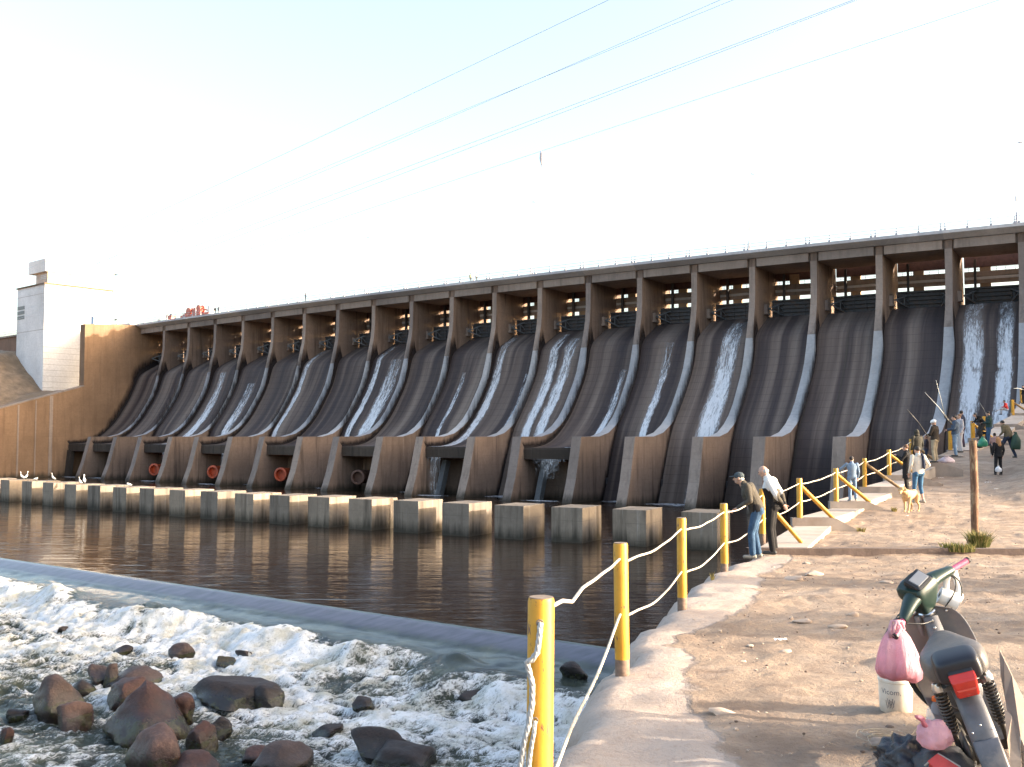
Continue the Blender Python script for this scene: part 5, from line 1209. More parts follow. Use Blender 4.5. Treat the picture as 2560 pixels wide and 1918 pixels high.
stander(2407, 1118, 46.0, 1.70, .9, 'person in a dark jacket with a sunlit face, farthest of the rod group', NAVY, cloth('plum_trousers', (.07, .04, .06)), hair=HAIRD, vox=.018, headf=(1.0, .2, -.1))
stander(2473, 1115, 50.5, 1.76, LEFT - .2, 'man in a dark green jacket and blue jeans standing beyond the wooden pole', GRN, DEN, hair=HAIRD, vox=.018, girth=1.12, headf=(0, 1, -.3), J=dict(el=(-.25, .08, 1.16), wl=(-.10, .30, 1.16)))
stander(2452, 1100, 55.0, 1.68, LEFT, 'person in black leaning over the far railing, left of the man in green', BLK, DKBR, hair=HAIRD, vox=.02, J=dict(pel=(0, -.2, .93), wai=(0, -.12, 1.05), che=(0, .06, 1.22), nek=(0, .22, 1.34), hd=(0, .32, 1.42), sl=(-.18, .10, 1.31), sr=(.18, .10, 1.31), el=(-.22, .22, 1.06), er=(.22, .22, 1.06), wl=(-.15, .42, 1.0), wr=(.15, .42, 1.0), hl=(-.09, -.2, .92), hr=(.09, -.2, .92)))
SIT = dict(pel=(0, 0, .42), wai=(0, .02, .55), che=(0, .07, .76), nek=(0, .13, .93), hd=(0, .17, 1.06), sl=(-.18, .09, .88), sr=(.18, .09, .88), el=(-.24, .16, .62), er=(.24, .16, .62), wl=(-.14, .38, .62), wr=(.14, .38, .62), hl=(-.10, .02, .42), hr=(.10, .02, .42), kl=(-.15, .42, .46), kr=(.15, .42, .46), al=(-.13, .42, .09), ar=(.13, .42, .09), tl=(-.14, .56, .04), tr=(.14, .56, .04))
stander(2450, 1102, 56.0, 1.72, -2.4, 'person in dark brown sitting behind the far orange posts, face towards the camera', DKBR, BLK, hair=HAIRD, J=SIT, vox=.02)
bb = stander(2521, 1145, 44.4, 1.76, .55, 'man in an olive-brown jacket and dark trousers striding uphill with a green sack', BRN, NAVY, hair=HAIRD, vox=.018, girth=1.12, J=dict(pel=(0, 0, .95), che=(0, .10, 1.28), nek=(0, .18, 1.44), hd=(0, .25, 1.54), sl=(-.19, .12, 1.39), sr=(.19, .12, 1.39), el=(-.28, .05, 1.14), wl=(-.24, .22, 1.0), er=(.28, .02, 1.13), wr=(.28, .0, .90), kl=(-.14, .20, .56), al=(-.20, .26, .22), tl=(-.22, .40, .18), kr=(.12, -.08, .50), ar=(.20, -.22, .09), tr=(.22, -.08, .04)), headf=(0, 1, -.45))
stander(2497, 1188, 42.4, 1.63, .1, 'woman with long auburn-blonde hair dressed all in black, walking away', BLK, BLK, hair=HAIRB, hl='long', vox=.014, coat=.12, J=dict(kl=(-.12, .02, .5), al=(-.17, -.02, .09), kr=(.12, .05, .5), ar=(.16, .06, .09)))
stander(2517, 1037, 79, 1.72, LEFT - .3, 'person in a red top and dark beanie sitting at the foot of the waterfall', RED, GRYL, hood=False, hair=HAIRD, J=SIT, vox=.024)
stander(2559, 1010, 93, 1.75, LEFT, 'dark figure at the right border standing above the orange post', BLK, DKBR, hair=HAIRD, vox=.026, J=dict(wl=(-.2, .4, 1.2), el=(-.26, .15, 1.2)))
stander(2489, 1137, 47.5, 1.55, -.3, 'person in a flat dark cap sitting half hidden behind the woman with long hair', cloth('dusty_pink', (.35, .2, .17)), DKBR, cap=BLK, hair=HAIRD, J=SIT, vox=.02)
# small figures on the roadway
def deckp(k, h, rz, lab, top, bot, s=-.2, **kw): return person(W(k, s, 28.4), rz, h, lab, top, bot, vox=.04, grp='people on the dam roadway', hair=HAIRD, **kw)
deckp(17.86, 1.75, 0, 'tiny pale-clothed figure on the roadway, left of a pair at the far end', cloth('grey_mid', (.25, .25, .27)), DGRY); deckp(17.72, 1.8, 0, 'tiny dark-clothed figure on the roadway, right of a pair at the far end', NAVY, BLK)
deckp(16.0, 1.75, 0, 'tiny dark figure beside the cabinet of the red machine, left of two', BLK, BLK); deckp(15.86, 1.75, 0, 'tiny dark figure beside the cabinet of the red machine, right of two', NAVY, BLK)
deckp(12.82, 1.78, LEFT, 'lone tiny dark figure on the roadway holding a rod over the railing', NAVY, BLK, s=.9, J=dict(wl=(-.2, .45, 1.2), el=(-.26, .2, 1.25)))
deckp(8.52, 1.75, 0, 'tiny figure in a pale top on the roadway above mid dam, left of two', cloth('yellow_pale', (.5, .5, .3)), DGRY); deckp(8.38, 1.75, .5, 'tiny figure in grey on the roadway above mid dam, right of two', GRYL, DGRY)
person(T(.9, 6.0, 28.0), LEFT, 1.7, 'tiny dark figure bending on top of the left abutment', BLK, GRYL, vox=.04, grp='people on the dam roadway', hair=HAIRD, J=dict(che=(0, .25, 1.2), nek=(0, .42, 1.25), hd=(0, .55, 1.25), sl=(-.18, .3, 1.25), sr=(.18, .3, 1.25), el=(-.2, .45, 1.0), er=(.2, .45, 1.0), wl=(-.15, .6, .9), wr=(.15, .6, .9)))
q = G(55, 1013, 9.2); q = T(6, 33, 8.6); person(q, 0, 1.75, 'tiny dark figure standing on the slope above the wing wall at the left edge', NAVY, BLK, vox=.04, grp='people along the river bank', hair=HAIRD)
# rods
M_ROD = simple('pale_fishing_rod', (.5, .5, .47), .4, .1, 3); M_RODD = simple('dark_fishing_rod', (.08, .07, .06), .4, .1, 3)
def rod(a, b, lab, m=M_ROD, r0=.022, r1=.008):
    mb = MB(); mid = (a + b) / 2 + Vector((0, 0, .06)); mb.tube([a, a.lerp(b, .12)], r0 * 1.4, 8, 0); o0 = mb; mb.tube([a.lerp(b, .12), mid, b], [r0, (r0 + r1) / 2, r1], 6, 1)
    o = mb.build('fishing_rod', [M_RODD, m], smooth=True); tag(o, lab, 'fishing rod', 'fishing rods'); return o
rod(P(2380, 1061, 41.3), P(2312, 981, 40.5), 'pale fishing rod held by the man in slate blue, slanting up to the left', r0=.024, r1=.009)
rod(P(2363, 1046, 41.8), P(2340, 951, 40.9), 'pale fishing rod standing almost upright and crossing a slanting one', r0=.018, r1=.008)
rod(P(2322, 1093, 40.5), P(2268, 1024, 39.5), 'thin dark fishing rod slanting up left of the white hard hat', M_RODD, .016, .012)
rod(P(2512, 1021, 78.5), P(2485, 1031, 77), 'dark fishing rod held out by the person in red', M_RODD, .03, .02); rod(P(2470, 1046, 50.2), P(2450, 1008, 49), 'thin pale rod tip rising by the man in dark green', M_ROD, .014, .01)
rod(P(2558, 974, 92.6), P(2534, 971, 91), 'thin pale rod held by the dark figure at the right border', M_ROD, .025, .018)
# bags on the walkway
def sack(loc, d, mat, lab, name='bag', seed=1, cat='bag', grp=None):
    mb = MB(); rr = random.Random(seed); secs = []
    for t, w_ in ((0, .75), (.08, .96), (.3, 1.0), (.55, .86), (.78, .5), (.9, .24), (1.0, .34)):
        secs.append((Vector((rr.uniform(-.05, .05) * d[0], rr.uniform(-.05, .05) * d[1], t * d[2])), w_ * d[0] / 2 * rr.uniform(.9, 1.1), w_ * d[1] / 2 * rr.uniform(.9, 1.1), (1, 0, 0), (0, 1, 0)))
    mb.loft(secs, 18); V = mb.v
    for i, p in enumerate(V):
        n = float(fbm(np.array(p[0] * 9 + seed), np.array(p[2] * 5 + p[1] * 9), 3, seed)) - .5; c = Vector((p[0], p[1], 0)); c = c * (1 + .55 * n); V[i] = (c.x, c.y, p[2])
    o = mb.build(name, mat, smooth=True); o.location = loc; tag(o, lab, cat, grp); return o
def pouch(px, py, Y, d, mat, lab, seed): q = P(px, py, Y); return sack(q, d, mat, lab, seed=seed, grp='bags beside the anglers')
M_PLG = simple('green_plastic', (.03, .22, .12), .4, .2, 6); M_PLW = simple('white_plastic', (.75, .72, .72), .5, .1, 6); M_PLD = simple('dark_green_sack', (.02, .05, .03), .7, .3, 4)
pouch(2366, 1158, 41.0, (.62, .42, .30), simple('pink_white_stripe', (.40, .32, .34), .8, .35, 5), 'white and pink bundle lying on the sill by the hard hat man', 3)
pouch(2457, 1117, 50.0, (.5, .4, .5), M_PLG, 'green and white plastic bag at the feet of the man in dark green', 4); pouch(2496, 1180, 42.0, (.25, .22, .26), M_PLW, 'small white plastic bag on the ground in front of the blonde woman', 5)
o = pouch(2540, 1124, 44.2, (.42, .36, .78), M_PLD, 'dark green sack carried by the man in olive brown', 6)
pouch(2449, 1120, 50.3, (.34, .3, .3), BLK, 'black bag beside the green plastic bag', 7)

# ---------------------------------------------------------------- dog
q = place(2276, 1280, 28.0); q.z = q.z
dg = empty('dog', q, math.pi - .8, 'short-haired tan dog walking towards the camera beside the woman in the white hoodie', 'dog')
M_DOG = simple('tan_fur', (.52, .33, .16), .85, .25, 14, bump=.4, bd=.01)
mb = MB(); Yv = Vector((0, .0, 1)); X = (1, 0, 0)
mb.loft([((0, -.36, .50), .06, .07, X, Yv), ((0, -.28, .50), .095, .12, X, Yv), ((0, -.1, .485), .10, .12, X, Yv), ((0, .08, .47), .115, .15, X, Yv), ((0, .22, .47), .12, .17, X, Yv), ((0, .31, .50), .10, .13, X, Yv), ((0, .36, .53), .05, .06, X, Yv)], 14)
mb.capsule((0, .28, .53), (0, .43, .62), .085, .065); mb.ell((0, .48, .635), (.078, .095, .078)); mb.capsule((0, .53, .61), (0, .64, .555), .046, .033)
for q_ in (-1, 1): mb.capsule((.055 * q_, .46, .70), (.105 * q_, .48, .63), .022, .030, 8)
for q_, yo in ((-1, .05), (1, -.04)):
    mb.capsule((.085 * q_, .22, .42), (.085 * q_, .20 + yo, .26), .06, .038); mb.capsule((.085 * q_, .20 + yo, .26), (.08 * q_, .22 + yo * 1.6, .04), .034, .024); mb.capsule((.08 * q_, .22 + yo * 1.6, .025), (.08 * q_, .27 + yo * 1.6, .02), .026, .024)
    mb.capsule((.085 * q_, -.26, .44), (.09 * q_, -.18 - yo, .29), .085, .05); mb.capsule((.09 * q_, -.18 - yo, .29), (.085 * q_, -.33 - yo, .18), .042, .028); mb.capsule((.085 * q_, -.33 - yo, .18), (.085 * q_, -.30 - yo, .035), .026, .023); mb.capsule((.085 * q_, -.30 - yo, .022), (.085 * q_, -.25 - yo, .02), .026, .024)
mb.capsule((0, -.36, .54), (0, -.50, .42), .028, .02); mb.capsule((0, -.50, .42), (.02, -.55, .27), .02, .012)
mb.remesh('body', M_DOG, dg, .011, 3)
mb = MB(); mb.ell((0, .665, .562), (.016, .014, .013)); mb.build('nose', EYE, dg, smooth=True)
for q_ in (-1, 1): mb = MB(); mb.ell((.035 * q_, .557, .665), (.011, .009, .01)); mb.build('eye', EYE, dg, smooth=True)
# ---------------------------------------------------------------- moped and the things around it
M_GPL = simple('dusty_grey_plastic', (.16, .155, .16), .55, .15, 5, dirt=(.25, .21, .18)); M_SADDLE = simple('worn_dark_vinyl', (.088, .078, .073), .5, .25, 8, bump=.2, dirt=(.14, .12, .105)); M_PAD = simple('black_vinyl_pad', (.012, .012, .017), .42, .2, 8)
M_TYRE = simple('tyre_rubber', (.018, .017, .017), .85, .3, 20, bump=.4); M_RIM = simple('golden_steel_rim', (.55, .47, .33), .35, .15, 10, metal=.8); M_CHROME = simple('dull_chrome', (.62, .62, .62), .28, .1, 12, metal=1)
M_GREEN = simple('dark_green_enamel', (.010, .026, .020), .38, .25, 6, dirt=(.024, .045, .034)); M_GRIP = simple('faded_pink_grip', (.52, .10, .17), .55, .2, 20, bump=.4); M_BLKP = simple('black_plastic', (.022, .022, .024), .5, .2, 8); M_METAL = simple('oily_metal', (.10, .095, .09), .45, .4, 10, metal=.6, dirt=(.10, .07, .05))
M_TAIL = simple('red_lens', (.50, .035, .025), .22, .15, 8); M_DIAL = simple('pale_dial_glass', (.20, .21, .23), .15, .1, 5); M_MUFF = simple('grey_muffler', (.22, .22, .22), .5, .25, 10, metal=.5, dirt=(.18, .13, .10)); M_FLAP = simple('dusty_mudguard', (.105, .105, .115), .5, .35, 7, dirt=(.26, .22, .185))
YM = 5.5; qm = P(2508, 1972, YM)
mz = zg(qm.x, qm.y)
mo = empty('moped', (qm.x, qm.y, mz), 0, 'dark green and grey moped leaning on its stand in the right foreground, seen from behind', 'moped')
mo.rotation_mode = 'YXZ'; mo.rotation_euler = Euler((R(0), R(-18), R(-17)), 'YXZ')
def mp(mb, name, m, par=None, **k): return mb.build(name, m, par or mo, **k)
def wheel(y, par, M=None):
    w_ = empty('wheel'); w_.parent = par; w_.location = (0, y, .28)
    mb = MB(); mb.torus((0, 0, 0), .243, .036, 'x', 44, 12); mp(mb, 'tyre', M_TYRE, w_, smooth=True)
    mb = MB(); mb.torus((-.018, 0, 0), .208, .008, 'x', 44, 8); mb.torus((.018, 0, 0), .208, .008, 'x', 44, 8)
    mb.lathe([(.204, -.018), (.198, 0), (.204, .018)], 44, M=Matrix.Rotation(math.pi / 2, 3, 'Y'), cap=False); mp(mb, 'rim', M_RIM, w_, smooth=True)
    mb = MB(); mb.lathe([(.02, -.06), (.05, -.045), (.055, 0), (.05, .045), (.02, .06)], 16, M=Matrix.Rotation(math.pi / 2, 3, 'Y')); mp(mb, 'hub', M_METAL, w_, auto=40)
    mb = MB()
    for k in range(28): a = 2 * math.pi * k / 28; b = a + (.5 if k % 2 else -.5); x = .035 if k % 4 < 2 else -.035; mb.tube([(x, .05 * math.cos(b), .05 * math.sin(b)), (0, .203 * math.cos(a), .203 * math.sin(a))], .0016, 4)
    mp(mb, 'spokes', M_CHROME, w_); return w_
wheel(0, mo)
# rear mudguard
def fender(name, y0, z0, Rr, a0, a1, w_, mat, par, n=22, lip=.03):
    mb = MB(); vs = []; fs = []; prof = [(-1, -lip), (-.98, -.004), (-.6, .008), (0, .014), (.6, .008), (.98, -.004), (1, -lip)]
    for i in range(n + 1):
        a = a0 + (a1 - a0) * i / n
        for sx, dr in prof: r = Rr + dr; vs.append((sx * w_ / 2, y0 + r * math.cos(a), z0 + r * math.sin(a)))
    for i in range(n):
        for k in range(6): q = i * 7 + k; fs.append((q, q + 1, q + 8, q + 7))
    mb.add(vs, fs); o = mp(mb, name, mat, par, smooth=True); sm_ = o.modifiers.new('s', 'SOLIDIFY'); sm_.thickness = .004; return o
fender('rear_mudguard', 0, .32, .335, R(40), R(178), .135, M_FLAP, mo)
mb = MB(); mb.loft([(Vector((0, -.335, .42)), .066, .010, (1, 0, 0), (0, .97, .2)), (Vector((0, -.39, .28)), .064, .008, (1, 0, 0), (0, .95, .3)), (Vector((0, -.42, .19)), .060, .007, (1, 0, 0), (0, .95, .3))], 12); mp(mb, 'mud_flap', M_FLAP, smooth=True)
# tail light on the mudguard
mb = MB(); Yt = Vector((0, -.86, -.5)).normalized(); Zt = Vector((0, -.5, .86))
tc = Vector((0, -.275, .71)); Mt = Matrix(((1, 0, 0), Yt, Zt)).transposed()
def hexa(mb, secs, mi=0):   # rectangular sections (centre, w, h) stacked along Yt
    vs = []
    for c, w_, h_ in secs:
        for a, b in ((-1, -1), (1, -1), (1, 1), (-1, 1)): vs.append(tc + Mt @ Vector((a * w_ / 2 * (1 if b > 0 else .86), c, b * h_ / 2)))
    n = len(secs); fs = [(3, 2, 1, 0), tuple((n - 1) * 4 + k for k in range(4))]
    for i in range(n - 1):
        for k in range(4): l = (k + 1) % 4; fs.append((i * 4 + k, i * 4 + l, i * 4 + 4 + l, i * 4 + 4 + k))
    mb.add(vs, fs, mi)
hexa(mb, [(-.03, .125, .12), (.0, .125, .12)]); tl_ = mp(mb, 'tail_light', M_BLKP, bevel=.006)
mb = MB(); hexa(mb, [(.0, .135, .125), (.045, .132, .122), (.062, .118, .105)]); mp(mb, 'lens', M_TAIL, tl_, bevel=.008)
mb = MB(); hexa(mb, [(.060, .105, .012), (.0655, .10, .010)]); mp(mb, 'lens_ridge', simple('pale_red_lens', (.62, .10, .08), .25, .1, 8), tl_)
# saddle and pillion pad
def cushion(name, secs, mat, par=None):
    mb = MB(); vs = []; n = 18
    for y, z, w_, h_, p in secs:
        for k in range(n):
            a = 2 * math.pi * k / n; cx, cz = math.cos(a), math.sin(a); sx = math.copysign(abs(cx) ** p, cx); sz = math.copysign(abs(cz) ** p, cz)
            vs.append((sx * w_ / 2, y, z + sz * h_ / 2))
    fs = [tuple(range(n - 1, -1, -1)), tuple((len(secs) - 1) * n + k for k in range(n))]
    for i in range(len(secs) - 1):
        for k in range(n): l = (k + 1) % n; fs.append((i * n + k, i * n + l, (i + 1) * n + l, (i + 1) * n + k))
    mb.add(vs, fs); o = mp(mb, name, mat, par, smooth=True); s_ = o.modifiers.new('s', 'SUBSURF'); s_.levels = 1; s_.render_levels = 2; return o
sd = cushion('saddle', [(-.175, .75, .22, .09, .6), (-.165, .755, .31, .155, .6), (-.06, .765, .355, .18, .6), (.08, .765, .35, .165, .6), (.22, .77, .27, .14, .65), (.35, .80, .15, .12, .7), (.44, .805, .09, .09, .8), (.47, .80, .04, .04, 1)], M_SADDLE)
cushion('pillion_pad', [(-.285, .765, .17, .07, .4), (-.28, .765, .225, .125, .4), (-.22, .775, .24, .145, .4), (-.15, .785, .24, .15, .4), (-.11, .80, .21, .13, .45), (-.10, .80, .13, .07, .5)], M_PAD)
mb = MB(); mb.bar((-.10, -.25, .68), (-.10, .1, .68), .02, .02); mb.bar((.10, -.25, .68), (.10, .1, .68), .02, .02); mb.bar((-.11, -.22, .68), (.11, -.22, .68), .02, .02); mp(mb, 'rack', M_METAL)
# shocks
for s_ in (-1, 1):
    mb = MB(); a = Vector((s_ * .125, -.10, .675)); b = Vector((s_ * .125, -.02, .30)); mb.tube([a, b], .016, 10); so_ = mp(mb, 'shock_absorber', M_METAL, auto=40)
    pts = []; N = 150; d = (b - a).normalized(); x = d.orthogonal().normalized(); y = d.cross(x)
    for k in range(N): t = k / (N - 1); an = t * 2 * math.pi * 12; pts.append(a.lerp(b, .10 + .62 * t) + (x * math.cos(an) + y * math.sin(an)) * .030)
    mb = MB(); mb.tube(pts, .0062, 6); mp(mb, 'spring', M_METAL, so_, smooth=True)
    mb = MB(); mb.lathe([(.034, 0), (.036, .02), (.028, .045), (.008, .055)], 18, off=a - Vector((0, 0, .03))); mp(mb, 'chrome_cap', M_CHROME, so_, auto=40)
    mb = MB(); mb.bar((s_ * .105, .42, .30), (s_ * .105, -.02, .28), .03, .055); mp(mb, 'swing_arm', M_METAL, so_)
# chain case, engine, stand, pegs
mb = MB(); mb.loft([(Vector((-.085, -.08, .28)), .075, .02, (0, 0, 1), (1, 0, 0)), (Vector((-.085, .0, .285)), .085, .024, (0, 0, 1), (1, 0, 0)), (Vector((-.085, .35, .31)), .06, .024, (0, 0, 1), (1, 0, 0)), (Vector((-.085, .42, .31)), .045, .02, (0, 0, 1), (1, 0, 0))], 12); mp(mb, 'chain_case', M_METAL, smooth=True)
mb = MB(); mb.box((0, .52, .30), (.20, .28, .18)); mb.lathe([(.055, 0), (.06, .10), (.06, .2), (.05, .24)], 14, M=Matrix.Rotation(-math.pi / 2 - .15, 3, 'X'), off=(0, .66, .34)); mp(mb, 'engine', M_METAL, bevel=.012)
mb = MB(); mb.tube([(-.06, .30, .22), (-.22, .22, .02)], .012, 8); mb.tube([(-.22, .22, .02), (-.27, .26, .006)], .014, 8); mp(mb, 'side_stand', M_METAL)
for s_ in (-1, 1): mb = MB(); mb.tube([(s_ * .10, .36, .25), (s_ * .27, .34, .26)], .016, 8); mp(mb, 'foot_peg', M_BLKP)
mb = MB(); mb.tube([(.11, .55, .26), (.15, .42, .27), (.16, .2, .27)], .016, 10); mb.lathe([(.018, 0), (.040, .05), (.044, .1), (.044, .50), (.040, .53), (.036, .545), (.034, .545), (.020, .53), (.012, .49)], 20, M=Matrix.Rotation(math.pi / 2 - .04, 3, 'X'), off=(.165, .22, .26)); mp(mb, 'exhaust', M_MUFF, auto=40)
# body: tunnel and side panels, leg shield
mb = MB(); X = (1, 0, 0)
mb.loft([(Vector((0, .02, .58)), .095, .10, X, (0, -.2, 1)), (Vector((0, .2, .57)), .115, .13, X, (0, 0, 1)), (Vector((0, .36, .52)), .10, .13, X, (0, .2, 1)), (Vector((0, .50, .45)), .075, .085, X, (0, .2, 1)), (Vector((0, .66, .44)), .065, .075, X, (0, -.2, 1)), (Vector((0, .78, .53)), .062, .07, X, (0, -.7, .7)), (Vector((0, .835, .70)), .055, .055, X, (0, -.95, .25)), (Vector((0, .83, .86)), .045, .045, X, (0, -.95, .25))], 16); mp(mb, 'frame_cover', M_GPL, smooth=True)
vs = []; rows = [(.905, .845, .075, 0), (.89, .855, .125, .004), (.86, .865, .165, .010), (.80, .882, .195, .022), (.70, .905, .215, .035), (.58, .92, .222, .045), (.46, .915, .215, .05), (.36, .885, .20, .05), (.28, .82, .185, .045), (.235, .72, .175, .03), (.225, .60, .165, .02)]; m_ = 14
for z, y, w_, sw in rows:
    for k in range(m_ + 1): t = 2 * k / m_ - 1; vs.append((w_ * t, y - sw * t * t * 1.3 + .025 * (1 - t * t), z + (.02 * (1 - t * t) if z > .88 else 0)))
fs = [(i * (m_ + 1) + k, i * (m_ + 1) + k + 1, (i + 1) * (m_ + 1) + k + 1, (i + 1) * (m_ + 1) + k) for i in range(len(rows) - 1) for k in range(m_)]
mb = MB(); mb.add(vs, fs); ls = mp(mb, 'leg_shield', M_GPL, smooth=True); s_ = ls.modifiers.new('s', 'SOLIDIFY'); s_.thickness = .006; s2 = ls.modifiers.new('u', 'SUBSURF'); s2.levels = 1; s2.render_levels = 1
mb = MB()
for x, z, y in ((.0, .80, .775), (.0, .845, .778), (.105, .868, .862)): mb.ell((x, y, z), (.009, .006, .009), n=8, m=6)
mp(mb, 'screw_caps', M_CHROME, ls, smooth=True)
def smooth(p, m=6):
    p = [Vector(q) for q in p]; o = []
    for i in range(len(p) - 1):
        a, b, c, d = p[max(i - 1, 0)], p[i], p[i + 1], p[min(i + 2, len(p) - 1)]
        for k in range(m): t = k / m; o.append(.5 * (2 * b + (c - a) * t + (2 * a - 5 * b + 4 * c - d) * t * t + (3 * b - a - 3 * c + d) * t ** 3))
    return o + [p[-1]]
# steering group (turned left, tilted about the raked head)
STM = Matrix.Translation((0, .835, .985)) @ Matrix.Rotation(R(26), 4, 'X') @ Matrix.Rotation(R(44), 4, 'Z')
STB = STM @ Matrix.Scale(1.17, 4)
def sp_(mb, name, m, par=None, bars=True, **k):
    o = mb.build(name, m, par or mo, **k); o.data.transform(STB if bars else STM); return o
# handlebar cover
Z_ = (0, 0, 1); Y_ = (0, 1, 0)
def supz(mb, secs, n=28):      # rounded-rectangle sections stacked along z: (z, cy, w, d, p)
    vs = []; fs = [tuple(range(n - 1, -1, -1)), tuple((len(secs) - 1) * n + k for k in range(n))]
    for z, cy, w_, d_, p in secs:
        for k in range(n):
            t = 2 * math.pi * k / n; cx, sx = math.cos(t), math.sin(t); vs.append((math.copysign(abs(cx) ** p, cx) * w_ / 2, cy + math.copysign(abs(sx) ** p, sx) * d_ / 2, z))
    for i in range(len(secs) - 1):
        for k in range(n): l = (k + 1) % n; fs.append((i * n + k, i * n + l, (i + 1) * n + l, (i + 1) * n + k))
    mb.add(vs, fs)
mb = MB(); supz(mb, [(-.085, .012, .085, .075, .6), (-.07, .012, .105, .095, .55), (-.01, .015, .150, .135, .45), (.045, .018, .185, .160, .38), (.085, .018, .185, .160, .38), (.10, .018, .165, .14, .4)]); hc_ = sp_(mb, 'headlamp_housing', M_GREEN, auto=38)
for s_ in (-1, 1):
    mb = MB(); mb.loft([(Vector((s_ * .06, .0, .055)), .055, .042, Y_, Z_), (Vector((s_ * .11, -.008, .052)), .046, .038, Y_, Z_), (Vector((s_ * .17, -.022, .044)), .036, .031, Y_, Z_), (Vector((s_ * .225, -.034, .034)), .027, .025, Y_, Z_), (Vector((s_ * .235, -.036, .032)), .022, .02, Y_, Z_)], 18); sp_(mb, 'handlebar_cover', M_GREEN, auto=50)
mb = MB(); mb.lathe([(.05, -.10), (.056, -.095), (.056, -.08), (.05, -.075)], 24, off=(0, .012, 0)); sp_(mb, 'chrome_collar', M_CHROME, auto=40)
mb = MB(); Mx = Matrix.Rotation(R(24), 3, 'X'); mb.box((0, -.0, .108), (.125, .10, .04), M=Mx); bz = sp_(mb, 'instrument_bezel', M_BLKP, None, bevel=.012)
mb = MB(); mb.box((0, -.010, .128), (.095, .062, .012), M=Mx); sp_(mb, 'dial', M_DIAL, bz, bevel=.003)
mb = MB(); mb.lathe([(.04, 0), (.05, .03), (.05, .04), (.03, .05)], 20, M=Matrix.Rotation(-math.pi / 2 + .1, 3, 'X'), off=(0, .075, .03)); sp_(mb, 'headlight', M_DIAL, None, auto=40)
for s_ in (-1, 1):
    mb = MB(); mb.tube([(s_ * .225, -.035, .03), (s_ * .345, -.06, .02)], .0165, 12); gp = sp_(mb, 'grip', M_GRIP, None, auto=40)
    mb = MB(); mb.tube([(s_ * .345, -.06, .02), (s_ * .353, -.0615, .0195)], .0185, 12); sp_(mb, 'grip_end', M_BLKP, gp, auto=40)
    mb = MB(); mb.tube([(s_ * .215, -.033, .03), (s_ * .235, -.037, .029)], .023, 12); mb.tube([(s_ * .22, -.01, .03), (s_ * .24, .03, .012), (s_ * .34, .015, -.005)], .0055, 6); sp_(mb, 'brake_lever', M_METAL, gp, smooth=True)
mb = MB(); mb.tube(smooth([(.21, -.03, .02), (.225, -.07, -.03), (.19, -.085, -.10), (.13, -.06, -.14), (.06, -.02, -.15)]), .0045, 6); mb.tube(smooth([(.2, -.03, .02), (.20, -.07, -.005), (.15, -.075, -.06), (.08, -.04, -.12)]), .004, 6); sp_(mb, 'control_cable', M_BLKP, None, smooth=True)
# fork and front wheel
fk = -.80
for s_ in (-1, 1): mb = MB(); mb.tube([(s_ * .075, .03, -.10), (s_ * .075, .04, -.40), (s_ * .07, .075, fk + .03)], [.02, .02, .014], 10); sp_(mb, 'fork_leg', M_GPL, None, False, smooth=True)
fw_ = wheel(.08, mo); fw_.matrix_local = STM @ Matrix.Translation((0, .08, fk + .05))
o = fender('front_mudguard', .08, fk + .05, .30, R(20), R(150), .12, M_GPL, mo); o.data.transform(STM)

# cables from the bars, small fittings at the tail
for pts, r_ in (([(-.25, -.02, .0), (-.20, .045, -.02), (-.12, .075, -.04), (-.04, .07, -.12), (.0, .06, -.3)], .0042), ([(.25, -.02, .0), (.20, .045, -.02), (.12, .075, -.04), (.05, .07, -.12), (.02, .06, -.3)], .0042), ([(-.24, -.05, .02), (-.16, -.09, -.03), (-.06, -.07, -.09), (-.02, -.03, -.16)], .004)):
    mb = MB(); mb.tube(smooth(pts), r_, 6); sp_(mb, 'control_cable', M_BLKP, smooth=True)
for s_ in (-1, 1):
    mb = MB(); mb.lathe([(.022, 0), (.022, .014), (.012, .016), (.012, .030)], 6, M=Matrix.Rotation(s_ * math.pi / 2, 3, 'Y'), off=(s_ * .115, -.0, .28)); mp(mb, 'axle_nut', M_CHROME, auto=30)
mb = MB(); mb.lathe([(.03, 0), (.078, .006), (.08, .04), (.06, .05)], 24, M=Matrix.Rotation(-math.pi / 2, 3, 'Y'), off=(-.035, 0, .28)); mp(mb, 'brake_drum', M_METAL, auto=40)
mb = MB(); mb.bar((-.10, .0, .21), (-.10, .34, .22), .008, .012); mb.bar((-.098, .0, .205), (-.075, .0, .28), .012, .02); mp(mb, 'brake_rod', M_CHROME)
mb = MB(); mb.bar((-.05, -.255, .70), (-.05, -.20, .62), .012, .02); mb.bar((.05, -.255, .70), (.05, -.20, .62), .012, .02); mb.bar((-.06, -.262, .648), (.06, -.262, .648), .012, .018); mp(mb, 'lamp_bracket', M_METAL)
for x in (-.048, .0, .048): mb = MB(); mb.ell((x, -.352, .47 if x else .50), (.006, .004, .006), n=8, m=6); mp(mb, 'mudguard_bolt', M_CHROME, smooth=True)
mb = MB(); mb.tube([(-.12, -.16, .70), (-.135, .0, .62), (-.13, .25, .56)], .009, 8); mb.tube([(.12, -.16, .70), (.135, .0, .62), (.13, .25, .56)], .009, 8); mp(mb, 'side_rail', M_METAL, smooth=True)
